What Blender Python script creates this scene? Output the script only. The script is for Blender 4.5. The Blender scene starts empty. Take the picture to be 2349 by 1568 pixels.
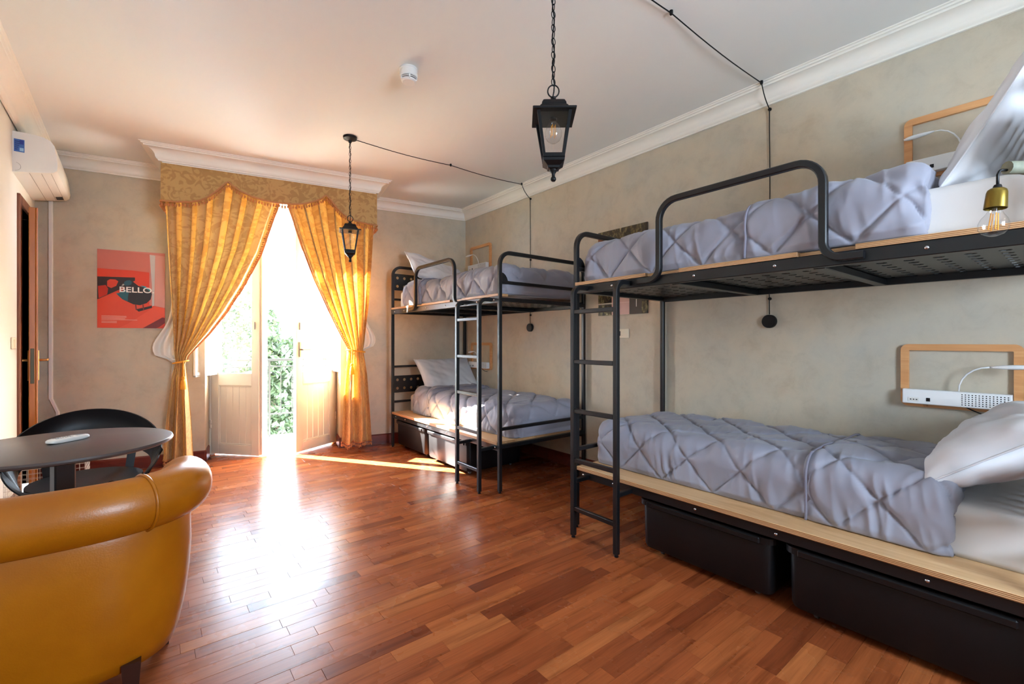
import bpy, bmesh, math, random
import numpy as np
from mathutils import Vector, Matrix

random.seed(7)
rng = np.random.default_rng(7)
SC = bpy.context.scene
COL = SC.collection
PI = math.pi

# ------------------------------------------------------------------ camera
CAM_H = 1.2
YAW = math.atan((1174.5 - 345.0) / 1044.0)
cam_d = bpy.data.cameras.new('camera')
cam = bpy.data.objects.new('camera', cam_d)
COL.objects.link(cam)
cam.location = (0, 0, CAM_H)
cam.rotation_euler = (PI / 2, 0, -YAW)
cam_d.sensor_fit = 'HORIZONTAL'
cam_d.sensor_width = 36.0
cam_d.lens = 1044.0 / 2349.0 * 36.0
cam_d.shift_y = -2.0 / 2349.0
cam_d.clip_start = 0.05
cam_d.clip_end = 200
SC.camera = cam

# ------------------------------------------------------------------ world, sun, sky portals, exposure
SC.view_settings.view_transform = 'Standard'
SC.view_settings.look = 'None'
SC.view_settings.gamma = 1.0
SC.view_settings.use_curve_mapping = False
SC.view_settings.exposure = 2.22
SC.cycles.caustics_reflective = False
SC.cycles.caustics_refractive = False
SC.cycles.sample_clamp_indirect = 12.0
SC.cycles.diffuse_bounces = 4
SC.cycles.glossy_bounces = 3
SC.cycles.max_bounces = 8

world = bpy.data.worlds.new('sky')
SC.world = world
world.use_nodes = True
bg = world.node_tree.nodes['Background']
bg.inputs['Color'].default_value = (0.64, 0.81, 1.0, 1)
bg.inputs['Strength'].default_value = 11.0

sun_d = bpy.data.lights.new('sun', 'SUN')
sun_d.energy = 48.0
sun_d.angle = math.radians(0.6)
sun_d.color = (1.0, 0.95, 0.86)
sun = bpy.data.objects.new('sun', sun_d)
COL.objects.link(sun)
SUN_DIR = Vector((0.464, -0.688, -0.559))
sun.rotation_euler = SUN_DIR.to_track_quat('-Z', 'Y').to_euler()
sun.location = (-3, 11, 9)

# portal that guides the sky light through the balcony door opening (emits nothing itself)
por = bpy.data.lights.new('door_portal', 'AREA'); por.shape = 'RECTANGLE'; por.size, por.size_y = 1.27, 2.7
por.cycles.is_portal = True
po = bpy.data.objects.new('door_portal', por); COL.objects.link(po)
po.location = (3.157 - 2.145 * math.cos(math.radians(10.7)) + .505 * math.sin(math.radians(10.7)), 4.93 + 2.145 * math.sin(math.radians(10.7)) + .505 * math.cos(math.radians(10.7)), 1.35)
po.rotation_euler = (-PI / 2, 0, -math.radians(10.7))
# the same for the unseen opening added behind the camera as sky fill
por2 = bpy.data.lights.new('fill_opening_portal', 'AREA'); por2.shape = 'RECTANGLE'; por2.size, por2.size_y = .9, 1.0
por2.cycles.is_portal = True
po2 = bpy.data.objects.new('fill_opening_portal', por2); COL.objects.link(po2)
po2.location = (1.25, -1.83, 1.65)
po2.rotation_euler = (PI / 2, 0, 0)

# ------------------------------------------------------------------ geometry helpers
AL = math.radians(10.7)
P0 = np.array([3.157, 4.93, 0.0])
DW = np.array([-math.cos(AL), math.sin(AL), 0.0])     # along the far wall, from the right corner leftwards
NW = np.array([math.sin(AL), math.cos(AL), 0.0])      # out of the room
def W(s, off, z):
    return P0 + DW * s - NW * off + np.array([0, 0, z])
def XL(y):
    return -0.656 - 0.023 * y
XR = 3.157
ZC = 2.847
YB = -1.62

ORG = {}
def link(o):
    COL.objects.link(o)
    return o
def empty(name, loc, label=None, cat=None, group=None, kind=None):
    o = bpy.data.objects.new(name, None)
    o.empty_display_size = 0.1
    link(o)
    o.location = loc
    ORG[o.name] = np.array(loc, float)
    tag(o, label, cat, group, kind)
    return o
def tag(o, label=None, cat=None, group=None, kind=None):
    if label: o['label'] = label
    if cat: o['category'] = cat
    if group: o['group'] = group
    if kind: o['kind'] = kind
    return o
def obj(name, verts, faces, mat, parent=None, smooth=False, flat_angle=None):
    V = np.asarray(verts, float).reshape(-1, 3)
    me = bpy.data.meshes.new(name)
    if parent is not None:
        org = ORG[parent.name]
    else:
        lo, hi = V.min(0), V.max(0)
        org = np.array([(lo[0] + hi[0]) / 2, (lo[1] + hi[1]) / 2, lo[2]])
    me.from_pydata((V - org).tolist(), [], [tuple(int(i) for i in f) for f in faces])
    me.update()
    if smooth:
        me.polygons.foreach_set('use_smooth', [True] * len(me.polygons))
        if flat_angle is not None:
            try:
                me.set_sharp_from_angle(angle=math.radians(flat_angle))
            except Exception:
                pass
    if mat is not None:
        me.materials.append(mat)
    o = bpy.data.objects.new(name, me)
    link(o)
    if parent is not None:
        o.parent = parent
        ORG[o.name] = org
    else:
        o.location = org
        ORG[o.name] = org
    return o

class MB:
    """collects simple shapes in world space"""
    def __init__(self):
        self.v = []
        self.f = []
        self.n = 0
    def add(self, verts, faces):
        V = np.asarray(verts, float).reshape(-1, 3)
        self.v.append(V)
        n = self.n
        self.f += [tuple(i + n for i in f) for f in faces]
        self.n += len(V)
        return self
    def hexa(self, p):   # 8 corners: bottom 4 ccw, top 4 ccw
        return self.add(p, [(3, 2, 1, 0), (4, 5, 6, 7), (0, 1, 5, 4), (1, 2, 6, 5), (2, 3, 7, 6), (3, 0, 4, 7)])
    def box(self, x0, x1, y0, y1, z0, z1, T=None, bev=0.0):
        x0, x1 = min(x0, x1), max(x0, x1); y0, y1 = min(y0, y1), max(y0, y1); z0, z1 = min(z0, z1), max(z0, z1)
        if bev > 0:
            b = min(bev, (x1 - x0) * .45, (y1 - y0) * .45, (z1 - z0) * .45)
            V, F = bevel_box(x0, x1, y0, y1, z0, z1, b)
        else:
            V = np.array([[x0, y0, z0], [x1, y0, z0], [x1, y1, z0], [x0, y1, z0], [x0, y0, z1], [x1, y0, z1], [x1, y1, z1], [x0, y1, z1]])
            F = [(3, 2, 1, 0), (4, 5, 6, 7), (0, 1, 5, 4), (1, 2, 6, 5), (2, 3, 7, 6), (3, 0, 4, 7)]
        if T is not None:
            V = np.array([T(*p) for p in V])
        return self.add(V, F)
    def build(self, name, mat, parent=None, smooth=False, flat_angle=None):
        return obj(name, np.concatenate(self.v), self.f, mat, parent, smooth, flat_angle)

_bb_cache = {}
def bevel_box(x0, x1, y0, y1, z0, z1, b):
    V = []; idx = {}
    for ix, sx in ((0, 1), (1, -1)):
        for iy, sy in ((0, 1), (1, -1)):
            for iz, sz in ((0, 1), (1, -1)):
                X = (x0, x1)[ix]; Y = (y0, y1)[iy]; Z = (z0, z1)[iz]
                idx[ix, iy, iz, 'x'] = len(V); V.append((X, Y + sy * b, Z + sz * b))
                idx[ix, iy, iz, 'y'] = len(V); V.append((X + sx * b, Y, Z + sz * b))
                idx[ix, iy, iz, 'z'] = len(V); V.append((X + sx * b, Y + sy * b, Z))
    F = []
    g = lambda *k: idx[k]
    for ix in (0, 1):
        F.append([g(ix, 0, 0, 'x'), g(ix, 1, 0, 'x'), g(ix, 1, 1, 'x'), g(ix, 0, 1, 'x')])
    for iy in (0, 1):
        F.append([g(0, iy, 0, 'y'), g(1, iy, 0, 'y'), g(1, iy, 1, 'y'), g(0, iy, 1, 'y')])
    for iz in (0, 1):
        F.append([g(0, 0, iz, 'z'), g(1, 0, iz, 'z'), g(1, 1, iz, 'z'), g(0, 1, iz, 'z')])
    for ix in (0, 1):
        for iy in (0, 1):
            F.append([g(ix, iy, 0, 'x'), g(ix, iy, 1, 'x'), g(ix, iy, 1, 'y'), g(ix, iy, 0, 'y')])
        for iz in (0, 1):
            F.append([g(ix, 0, iz, 'x'), g(ix, 1, iz, 'x'), g(ix, 1, iz, 'z'), g(ix, 0, iz, 'z')])
    for iy in (0, 1):
        for iz in (0, 1):
            F.append([g(0, iy, iz, 'y'), g(1, iy, iz, 'y'), g(1, iy, iz, 'z'), g(0, iy, iz, 'z')])
    for ix in (0, 1):
        for iy in (0, 1):
            for iz in (0, 1):
                F.append([g(ix, iy, iz, 'x'), g(ix, iy, iz, 'y'), g(ix, iy, iz, 'z')])
    V = np.array(V, float)
    c = V.mean(0)
    out = []
    for f in F:
        P = V[list(f)]
        nrm = np.cross(P[1] - P[0], P[2] - P[0])
        if nrm @ (P.mean(0) - c) < 0:
            f = f[::-1]
        out.append(tuple(f))
    return V, out

def fillet(pts, r, n=6):
    """round the corners of a polyline"""
    P = [np.array(p, float) for p in pts]
    out = [P[0]]
    for i in range(1, len(P) - 1):
        a, b, c = P[i - 1], P[i], P[i + 1]
        u = (a - b); lu = np.linalg.norm(u); u /= lu
        w = (c - b); lw = np.linalg.norm(w); w /= lw
        cosang = np.clip(u @ w, -1, 1)
        ang = math.acos(cosang)
        if ang > PI - 1e-3:
            out.append(b); continue
        rr = r[i] if isinstance(r, (list, tuple)) else r
        t = min(rr / math.tan(ang / 2), lu * .49, lw * .49)
        rr = t * math.tan(ang / 2)
        bis = (u + w); bis /= np.linalg.norm(bis)
        cen = b + bis * (rr / math.sin(ang / 2))
        s = b + u * t - cen; e = b + w * t - cen
        tot = math.acos(np.clip(s @ e / (np.linalg.norm(s) * np.linalg.norm(e)), -1, 1))
        for k in range(n + 1):
            q = k / n
            if tot < 1e-6:
                out.append(cen + s)
            else:
                out.append(cen + (s * math.sin((1 - q) * tot) + e * math.sin(q * tot)) / math.sin(tot))
    out.append(P[-1])
    return np.array(out)

def sweep(mb, path, prof, up=None, closed=False, caps=True, scale=None):
    """sweep a 2d profile (list of (a,b)) along a path. up: fixed binormal (planar paths) or None for parallel transport"""
    P = np.asarray(path, float)
    n = len(P)
    T = np.zeros_like(P)
    for i in range(n):
        if closed:
            T[i] = P[(i + 1) % n] - P[(i - 1) % n]
        else:
            T[i] = P[min(i + 1, n - 1)] - P[max(i - 1, 0)]
        T[i] /= max(np.linalg.norm(T[i]), 1e-9)
    prof = np.asarray(prof, float)
    m = len(prof)
    V = []
    if up is not None:
        up = np.array(up, float)
    else:
        b = np.array([0, 0, 1.0])
        if abs(T[0] @ b) > .9: b = np.array([1.0, 0, 0])
        b = b - T[0] * (b @ T[0]); b /= np.linalg.norm(b)
    for i in range(n):
        if up is not None:
            B = up - T[i] * (up @ T[i]); B /= np.linalg.norm(B)
        else:
            b = b - T[i] * (b @ T[i]); b /= np.linalg.norm(b); B = b
        N = np.cross(B, T[i])
        k = 1.0
        # mitre: keep width on sharp corners
        if 0 < i < n - 1 or closed:
            d0 = P[i] - P[i - 1]; d0 /= max(np.linalg.norm(d0), 1e-9)
            d1 = P[(i + 1) % n] - P[i]; d1 /= max(np.linalg.norm(d1), 1e-9)
            c = math.sqrt(max((1 + d0 @ d1) / 2, .15)); k = 1 / c
        sc = 1.0 if scale is None else scale[i]
        for a, bb in prof:
            V.append(P[i] + N * a * k * sc + B * bb * sc)
    F = []
    rng_i = n if closed else n - 1
    for i in range(rng_i):
        j = (i + 1) % n
        for q in range(m):
            r = (q + 1) % m
            F.append((i * m + q, i * m + r, j * m + r, j * m + q))
    if caps and not closed:
        F.append(tuple(range(m))[::-1])
        F.append(tuple((n - 1) * m + q for q in range(m)))
    mb.add(V, F)
    return mb
def sq(w, h=None, b=0.0):
    h = h or w
    w /= 2; h /= 2
    if b <= 0:
        return [(-w, -h), (w, -h), (w, h), (-w, h)]
    return [(-w + b, -h), (w - b, -h), (w, -h + b), (w, h - b), (w - b, h), (-w + b, h), (-w, h - b), (-w, -h + b)]
def circ(r, n=10):
    return [(r * math.cos(2 * PI * k / n), r * math.sin(2 * PI * k / n)) for k in range(n)]
def lathe(mb, prof, cx, cy, n=20, axis='z', T=None):
    """prof: list of (r, z)"""
    V = []; F = []
    m = len(prof)
    for k in range(n):
        a = 2 * PI * k / n
        for r, z in prof:
            V.append((cx + r * math.cos(a), cy + r * math.sin(a), z))
    for k in range(n):
        k2 = (k + 1) % n
        for j in range(m - 1):
            F.append((k * m + j, k2 * m + j, k2 * m + j + 1, k * m + j + 1))
    V = np.array(V)
    if T is not None:
        V = np.array([T(*p) for p in V])
    mb.add(V, F)
    return mb
def grid_faces(nu, nv, wrap_u=False):
    F = []
    for i in range(nu if wrap_u else nu - 1):
        i2 = (i + 1) % nu
        for j in range(nv - 1):
            F.append((i * nv + j, i2 * nv + j, i2 * nv + j + 1, i * nv + j + 1))
    return F
_lat = rng.random((64, 64))
def vnoise(x, y, seed=0):
    """smooth value noise in [-1,1], arrays"""
    x = np.asarray(x, float) + seed * 17.37; y = np.asarray(y, float) + seed * 9.71
    xi = np.floor(x).astype(int); yi = np.floor(y).astype(int)
    fx = x - xi; fy = y - yi
    fx = fx * fx * (3 - 2 * fx); fy = fy * fy * (3 - 2 * fy)
    g = lambda a, b: _lat[a % 64, b % 64]
    v = (g(xi, yi) * (1 - fx) + g(xi + 1, yi) * fx) * (1 - fy) + (g(xi, yi + 1) * (1 - fx) + g(xi + 1, yi + 1) * fx) * fy
    return v * 2 - 1

# ------------------------------------------------------------------ materials
def new_mat(name):
    m = bpy.data.materials.new(name)
    m.use_nodes = True
    nt = m.node_tree
    b = nt.nodes['Principled BSDF']
    return m, nt, b
def lin(c):
    return tuple((x / 12.92 if x <= .04045 else ((x + .055) / 1.055) ** 2.4) for x in c)
def srgb(r, g, b):
    return lin((r / 255, g / 255, b / 255)) + (1,)
def simple(name, col, rough=.5, metal=0.0, spec=.5, bump=None, var=0.0, varscale=8.0):
    m, nt, b = new_mat(name)
    b.inputs['Base Color'].default_value = col
    b.inputs['Roughness'].default_value = rough
    b.inputs['Metallic'].default_value = metal
    b.inputs['Specular IOR Level'].default_value = spec
    if var > 0:
        pos = nt.nodes.new('ShaderNodeNewGeometry')
        nz = nt.nodes.new('ShaderNodeTexNoise'); nz.inputs['Scale'].default_value = varscale; nz.inputs['Detail'].default_value = 4
        nt.links.new(pos.outputs['Position'], nz.inputs['Vector'])
        mx = nt.nodes.new('ShaderNodeMix'); mx.data_type = 'RGBA'
        mx.inputs['A'].default_value = tuple(c * (1 - var) for c in col[:3]) + (1,)
        mx.inputs['B'].default_value = tuple(min(1, c * (1 + var)) for c in col[:3]) + (1,)
        nt.links.new(nz.outputs['Fac'], mx.inputs['Factor'])
        nt.links.new(mx.outputs['Result'], b.inputs['Base Color'])
    if bump:
        sc_, st_ = bump
        pos = nt.nodes.new('ShaderNodeNewGeometry')
        nz = nt.nodes.new('ShaderNodeTexNoise'); nz.inputs['Scale'].default_value = sc_; nz.inputs['Detail'].default_value = 3
        nt.links.new(pos.outputs['Position'], nz.inputs['Vector'])
        bp = nt.nodes.new('ShaderNodeBump'); bp.inputs['Strength'].default_value = st_; bp.inputs['Distance'].default_value = .004
        nt.links.new(nz.outputs['Fac'], bp.inputs['Height'])
        nt.links.new(bp.outputs['Normal'], b.inputs['Normal'])
    return m
def ramp(nt, stops):
    r = nt.nodes.new('ShaderNodeValToRGB')
    e = r.color_ramp.elements
    while len(e) < len(stops): e.new(.5)
    for i, (p, c) in enumerate(stops):
        e[i].position = p; e[i].color = c
    return r
def noise(nt, vec, scale, detail=4, rough=.55, dist=0.0):
    n = nt.nodes.new('ShaderNodeTexNoise')
    n.inputs['Scale'].default_value = scale; n.inputs['Detail'].default_value = detail
    n.inputs['Roughness'].default_value = rough; n.inputs['Distortion'].default_value = dist
    if vec is not None: nt.links.new(vec, n.inputs['Vector'])
    return n
def position(nt, scale=(1, 1, 1), rot=(0, 0, 0)):
    g = nt.nodes.new('ShaderNodeNewGeometry')
    mp = nt.nodes.new('ShaderNodeMapping')
    mp.inputs['Scale'].default_value = scale
    mp.inputs['Rotation'].default_value = rot
    nt.links.new(g.outputs['Position'], mp.inputs['Vector'])
    return mp.outputs['Vector']
def mixc(nt, fac, a, b, blend='MIX'):
    mx = nt.nodes.new('ShaderNodeMix'); mx.data_type = 'RGBA'; mx.blend_type = blend
    for key, val in (('Factor', fac), ('A', a), ('B', b)):
        if isinstance(val, (int, float, tuple)):
            mx.inputs[key].default_value = val
        else:
            nt.links.new(val, mx.inputs[key])
    return mx.outputs['Result']
def bump_from(nt, b, height, strength, dist):
    bp = nt.nodes.new('ShaderNodeBump'); bp.inputs['Strength'].default_value = strength; bp.inputs['Distance'].default_value = dist
    nt.links.new(height, bp.inputs['Height'])
    nt.links.new(bp.outputs['Normal'], b.inputs['Normal'])

def plaster(name='mottled_plaster', lift=1.0):
    m, nt, b = new_mat(name)
    p = position(nt)
    n1 = noise(nt, p, 1.1, 5, .6, .2)
    r1 = ramp(nt, [(.34, srgb(192, 172, 146)), (.48, srgb(198, 183, 160)), (.60, srgb(192, 182, 163)), (.72, srgb(184, 179, 166))])
    nt.links.new(n1.outputs['Fac'], r1.inputs['Fac'])
    n2 = noise(nt, p, 7.0, 6, .7, .3)
    r2 = ramp(nt, [(.32, (.86 * lift, .85 * lift, .84 * lift, 1)), (.5, (lift, lift, lift, 1)), (.70, (1.08 * lift, 1.07 * lift, 1.05 * lift, 1))])
    nt.links.new(n2.outputs['Fac'], r2.inputs['Fac'])
    c = mixc(nt, .8, r1.outputs['Color'], r2.outputs['Color'], 'MULTIPLY')
    nt.links.new(c, b.inputs['Base Color'])
    b.inputs['Roughness'].default_value = .55
    b.inputs['Specular IOR Level'].default_value = .3
    n3 = noise(nt, p, 14, 5, .6, .5)
    bump_from(nt, b, n3.outputs['Fac'], .25, .006)
    return m
def floor_mat():
    m, nt, b = new_mat('varnished_parquet')
    at = nt.nodes.new('ShaderNodeAttribute'); at.attribute_name = 'tone'
    sep = nt.nodes.new('ShaderNodeSeparateColor'); nt.links.new(at.outputs['Color'], sep.inputs['Color'])
    g = nt.nodes.new('ShaderNodeNewGeometry')
    ad = nt.nodes.new('ShaderNodeVectorMath'); ad.operation = 'MULTIPLY_ADD'
    nt.links.new(at.outputs['Color'], ad.inputs[0]); ad.inputs[1].default_value = (31, 57, 83)
    nt.links.new(g.outputs['Position'], ad.inputs[2])
    mp = nt.nodes.new('ShaderNodeMapping'); mp.inputs['Scale'].default_value = (1.6, 22, 22)
    nt.links.new(ad.outputs['Vector'], mp.inputs['Vector'])
    n1 = noise(nt, mp.outputs['Vector'], 1.3, 3, .5, .2)
    mp2 = nt.nodes.new('ShaderNodeMapping'); mp2.inputs['Scale'].default_value = (5, 160, 160)
    nt.links.new(ad.outputs['Vector'], mp2.inputs['Vector'])
    n2 = noise(nt, mp2.outputs['Vector'], 1.0, 3, .6)
    rA = ramp(nt, [(0, srgb(108, 50, 28)), (.3, srgb(144, 74, 40)), (.6, srgb(158, 84, 45)), (1, srgb(186, 114, 64))])
    nt.links.new(sep.outputs['Red'], rA.inputs['Fac'])
    rG = ramp(nt, [(.3, (.55, .48, .44, 1)), (.48, (.95, .95, .95, 1)), (.7, (1.12, 1.12, 1.1, 1))])
    nt.links.new(n1.outputs['Fac'], rG.inputs['Fac'])
    c = mixc(nt, .85, rA.outputs['Color'], rG.outputs['Color'], 'MULTIPLY')
    rF = ramp(nt, [(.35, (.8, .76, .74, 1)), (.6, (1.05, 1.05, 1.05, 1))])
    nt.links.new(n2.outputs['Fac'], rF.inputs['Fac'])
    c = mixc(nt, .6, c, rF.outputs['Color'], 'MULTIPLY')
    nt.links.new(c, b.inputs['Base Color'])
    p = position(nt)
    n4 = noise(nt, p, 3.0, 4, .6)
    rr = ramp(nt, [(.3, (.22, .22, .22, 1)), (.7, (.32, .32, .32, 1))])
    nt.links.new(n4.outputs['Fac'], rr.inputs['Fac'])
    nt.links.new(rr.outputs['Color'], b.inputs['Roughness'])
    b.inputs['Specular IOR Level'].default_value = .13
    n5 = noise(nt, position(nt, (4, 9, 9)), 2.0, 2, .5)
    bump_from(nt, b, n5.outputs['Fac'], .08, .003)
    return m
def wood(name, c1, c2, c3, axis='y', scale=14, rough=.45, stripes=False):
    m, nt, b = new_mat(name)
    sc_ = {'x': (1.2, scale, scale), 'y': (scale, 1.2, scale), 'z': (scale, scale, 1.2)}[axis]
    p = position(nt, sc_)
    n1 = noise(nt, p, 1.4, 5, .6, 1.0)
    r = ramp(nt, [(.3, c1), (.5, c2), (.72, c3)])
    nt.links.new(n1.outputs['Fac'], r.inputs['Fac'])
    nt.links.new(r.outputs['Color'], b.inputs['Base Color'])
    b.inputs['Roughness'].default_value = rough
    return m
def plywood():
    m, nt, b = new_mat('birch_plywood')
    p = position(nt, (14, 1.2, 14))
    n1 = noise(nt, p, 1.4, 5, .6, 1.0)
    r = ramp(nt, [(.3, srgb(196, 150, 102)), (.5, srgb(214, 172, 124)), (.72, srgb(224, 186, 140))])
    nt.links.new(n1.outputs['Fac'], r.inputs['Fac'])
    # dark veneer layers on the cut edge (horizontal plies), only where the face looks sideways
    g = nt.nodes.new('ShaderNodeNewGeometry')
    sp = nt.nodes.new('ShaderNodeSeparateXYZ'); nt.links.new(g.outputs['Position'], sp.inputs['Vector'])
    sn = nt.nodes.new('ShaderNodeSeparateXYZ'); nt.links.new(g.outputs['True Normal'], sn.inputs['Vector'])
    ml = nt.nodes.new('ShaderNodeMath'); ml.operation = 'MULTIPLY'; ml.inputs[1].default_value = 2 * PI / .0058
    nt.links.new(sp.outputs['Z'], ml.inputs[0])
    si = nt.nodes.new('ShaderNodeMath'); si.operation = 'SINE'; nt.links.new(ml.outputs[0], si.inputs[0])
    gt = nt.nodes.new('ShaderNodeMath'); gt.operation = 'GREATER_THAN'; gt.inputs[1].default_value = .1; nt.links.new(si.outputs[0], gt.inputs[0])
    ab = nt.nodes.new('ShaderNodeMath'); ab.operation = 'ABSOLUTE'; nt.links.new(sn.outputs['Z'], ab.inputs[0])
    lt = nt.nodes.new('ShaderNodeMath'); lt.operation = 'LESS_THAN'; lt.inputs[1].default_value = .5; nt.links.new(ab.outputs[0], lt.inputs[0])
    mu = nt.nodes.new('ShaderNodeMath'); mu.operation = 'MULTIPLY'; nt.links.new(gt.outputs[0], mu.inputs[0]); nt.links.new(lt.outputs[0], mu.inputs[1])
    c = mixc(nt, mu.outputs[0], r.outputs['Color'], srgb(140, 88, 50))
    nt.links.new(c, b.inputs['Base Color'])
    b.inputs['Roughness'].default_value = .42
    return m
def damask():
    m, nt, b = new_mat('gold_damask')
    tc = nt.nodes.new('ShaderNodeAttribute'); tc.attribute_name = 'cloth'
    p = tc.outputs['Vector']
    mp = nt.nodes.new('ShaderNodeMapping'); nt.links.new(p, mp.inputs['Vector']); mp.inputs['Scale'].default_value = (1, 1, 1)
    nf = noise(nt, mp.outputs['Vector'], 13, 1.5, .45, 2.2)
    nb = noise(nt, mp.outputs['Vector'], 6, 1, .5, .8)
    add = nt.nodes.new('ShaderNodeMath'); add.operation = 'MULTIPLY_ADD'; nt.links.new(nf.outputs['Fac'], add.inputs[0]); add.inputs[1].default_value = 2.0; nt.links.new(nb.outputs['Fac'], add.inputs[2])
    r = ramp(nt, [(.0, srgb(204, 164, 102)), (1, srgb(186, 143, 82))])
    mr = nt.nodes.new('ShaderNodeMapRange'); nt.links.new(add.outputs[0], mr.inputs['Value'])
    mr.inputs['From Min'].default_value = 1.45; mr.inputs['From Max'].default_value = 1.62
    nt.links.new(mr.outputs['Result'], r.inputs['Fac'])
    nt.links.new(r.outputs['Color'], b.inputs['Base Color'])
    b.inputs['Roughness'].default_value = .55
    b.inputs['Sheen Weight'].default_value = .25
    tr = nt.nodes.new('ShaderNodeBsdfTranslucent')
    hs = mixc(nt, 1.0, r.outputs['Color'], (1.0, .74, .34, 1), 'MULTIPLY')
    nt.links.new(hs, tr.inputs['Color'])
    mx = nt.nodes.new('ShaderNodeMixShader'); mx.inputs['Fac'].default_value = .20
    nt.links.new(b.outputs['BSDF'], mx.inputs[1]); nt.links.new(tr.outputs['BSDF'], mx.inputs[2])
    nt.links.new(mx.outputs['Shader'], nt.nodes['Material Output'].inputs['Surface'])
    return m
def translucent(name, col, fac=.5, rough=.8):
    m, nt, b = new_mat(name)
    b.inputs['Base Color'].default_value = col
    b.inputs['Roughness'].default_value = rough
    tr = nt.nodes.new('ShaderNodeBsdfTranslucent'); tr.inputs['Color'].default_value = col
    mx = nt.nodes.new('ShaderNodeMixShader'); mx.inputs['Fac'].default_value = fac
    nt.links.new(b.outputs['BSDF'], mx.inputs[1]); nt.links.new(tr.outputs['BSDF'], mx.inputs[2])
    nt.links.new(mx.outputs['Shader'], nt.nodes['Material Output'].inputs['Surface'])
    return m
def pane_glass(name, fac=.08, tint=(1, 1, 1, 1), rough=.02):
    m, nt, b = new_mat(name)
    t = nt.nodes.new('ShaderNodeBsdfTransparent'); t.inputs['Color'].default_value = tint
    g = nt.nodes.new('ShaderNodeBsdfGlossy'); g.inputs['Roughness'].default_value = rough
    lw_ = nt.nodes.new('ShaderNodeLayerWeight'); lw_.inputs['Blend'].default_value = .5
    pw = nt.nodes.new('ShaderNodeMath'); pw.operation = 'POWER'; pw.inputs[1].default_value = 5
    nt.links.new(lw_.outputs['Facing'], pw.inputs[0])
    mx = nt.nodes.new('ShaderNodeMixShader')
    mu = nt.nodes.new('ShaderNodeMath'); mu.operation = 'MULTIPLY_ADD'; mu.inputs[1].default_value = .7; mu.inputs[2].default_value = fac
    nt.links.new(pw.outputs[0], mu.inputs[0]); mu.use_clamp = True
    nt.links.new(mu.outputs[0], mx.inputs['Fac'])
    nt.links.new(t.outputs['BSDF'], mx.inputs[1]); nt.links.new(g.outputs['BSDF'], mx.inputs[2])
    nt.links.new(mx.outputs['Shader'], nt.nodes['Material Output'].inputs['Surface'])
    return m
def fabric(name, col, bump_scale=60, bump=.15, sheen=.2, rough=.75, var=.06):
    m, nt, b = new_mat(name)
    p = position(nt)
    n1 = noise(nt, p, 9, 3, .5)
    c = mixc(nt, n1.outputs['Fac'], tuple(x * (1 - var) for x in col[:3]) + (1,), tuple(min(1, x * (1 + var)) for x in col[:3]) + (1,))
    nt.links.new(c, b.inputs['Base Color'])
    b.inputs['Roughness'].default_value = rough
    b.inputs['Sheen Weight'].default_value = sheen
    b.inputs['Specular IOR Level'].default_value = .3
    n2 = noise(nt, p, bump_scale, 2, .5)
    bump_from(nt, b, n2.outputs['Fac'], bump, .002)
    return m
def leather():
    m, nt, b = new_mat('mustard_leather')
    p = position(nt)
    n1 = noise(nt, p, 3.5, 4, .55)
    r = ramp(nt, [(.3, srgb(158, 88, 3)), (.7, srgb(180, 108, 8))])
    nt.links.new(n1.outputs['Fac'], r.inputs['Fac'])
    nt.links.new(r.outputs['Color'], b.inputs['Base Color'])
    b.inputs['Roughness'].default_value = .34
    n2 = noise(nt, p, 220, 2, .5)
    n3 = noise(nt, p, 14, 3, .5)
    ad = nt.nodes.new('ShaderNodeMath'); ad.operation = 'MULTIPLY_ADD'; nt.links.new(n3.outputs['Fac'], ad.inputs[0]); ad.inputs[1].default_value = 3.0; nt.links.new(n2.outputs['Fac'], ad.inputs[2])
    bump_from(nt, b, ad.outputs[0], .18, .0016)
    return m
def leaf_mat(name, c1, c2):
    m, nt, b = new_mat(name)
    n1 = noise(nt, position(nt), 5, 3, .6)
    c = mixc(nt, n1.outputs['Fac'], c1, c2)
    nt.links.new(c, b.inputs['Base Color'])
    b.inputs['Roughness'].default_value = .6
    tr = nt.nodes.new('ShaderNodeBsdfTranslucent'); nt.links.new(c, tr.inputs['Color'])
    mx = nt.nodes.new('ShaderNodeMixShader'); mx.inputs['Fac'].default_value = .35
    nt.links.new(b.outputs['BSDF'], mx.inputs[1]); nt.links.new(tr.outputs['BSDF'], mx.inputs[2])
    nt.links.new(mx.outputs['Shader'], nt.nodes['Material Output'].inputs['Surface'])
    return m
def print_foliage():
    m, nt, b = new_mat('foliage_print')
    p = position(nt, (1, 1, .55))
    n1 = noise(nt, p, 26, 5, .7, .6)
    r = ramp(nt, [(.36, srgb(20, 17, 12)), (.5, srgb(58, 48, 28)), (.60, srgb(120, 112, 70)), (.70, srgb(206, 196, 160))])
    nt.links.new(n1.outputs['Fac'], r.inputs['Fac'])
    nt.links.new(r.outputs['Color'], b.inputs['Base Color'])
    b.inputs['Roughness'].default_value = .3
    return m

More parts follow.
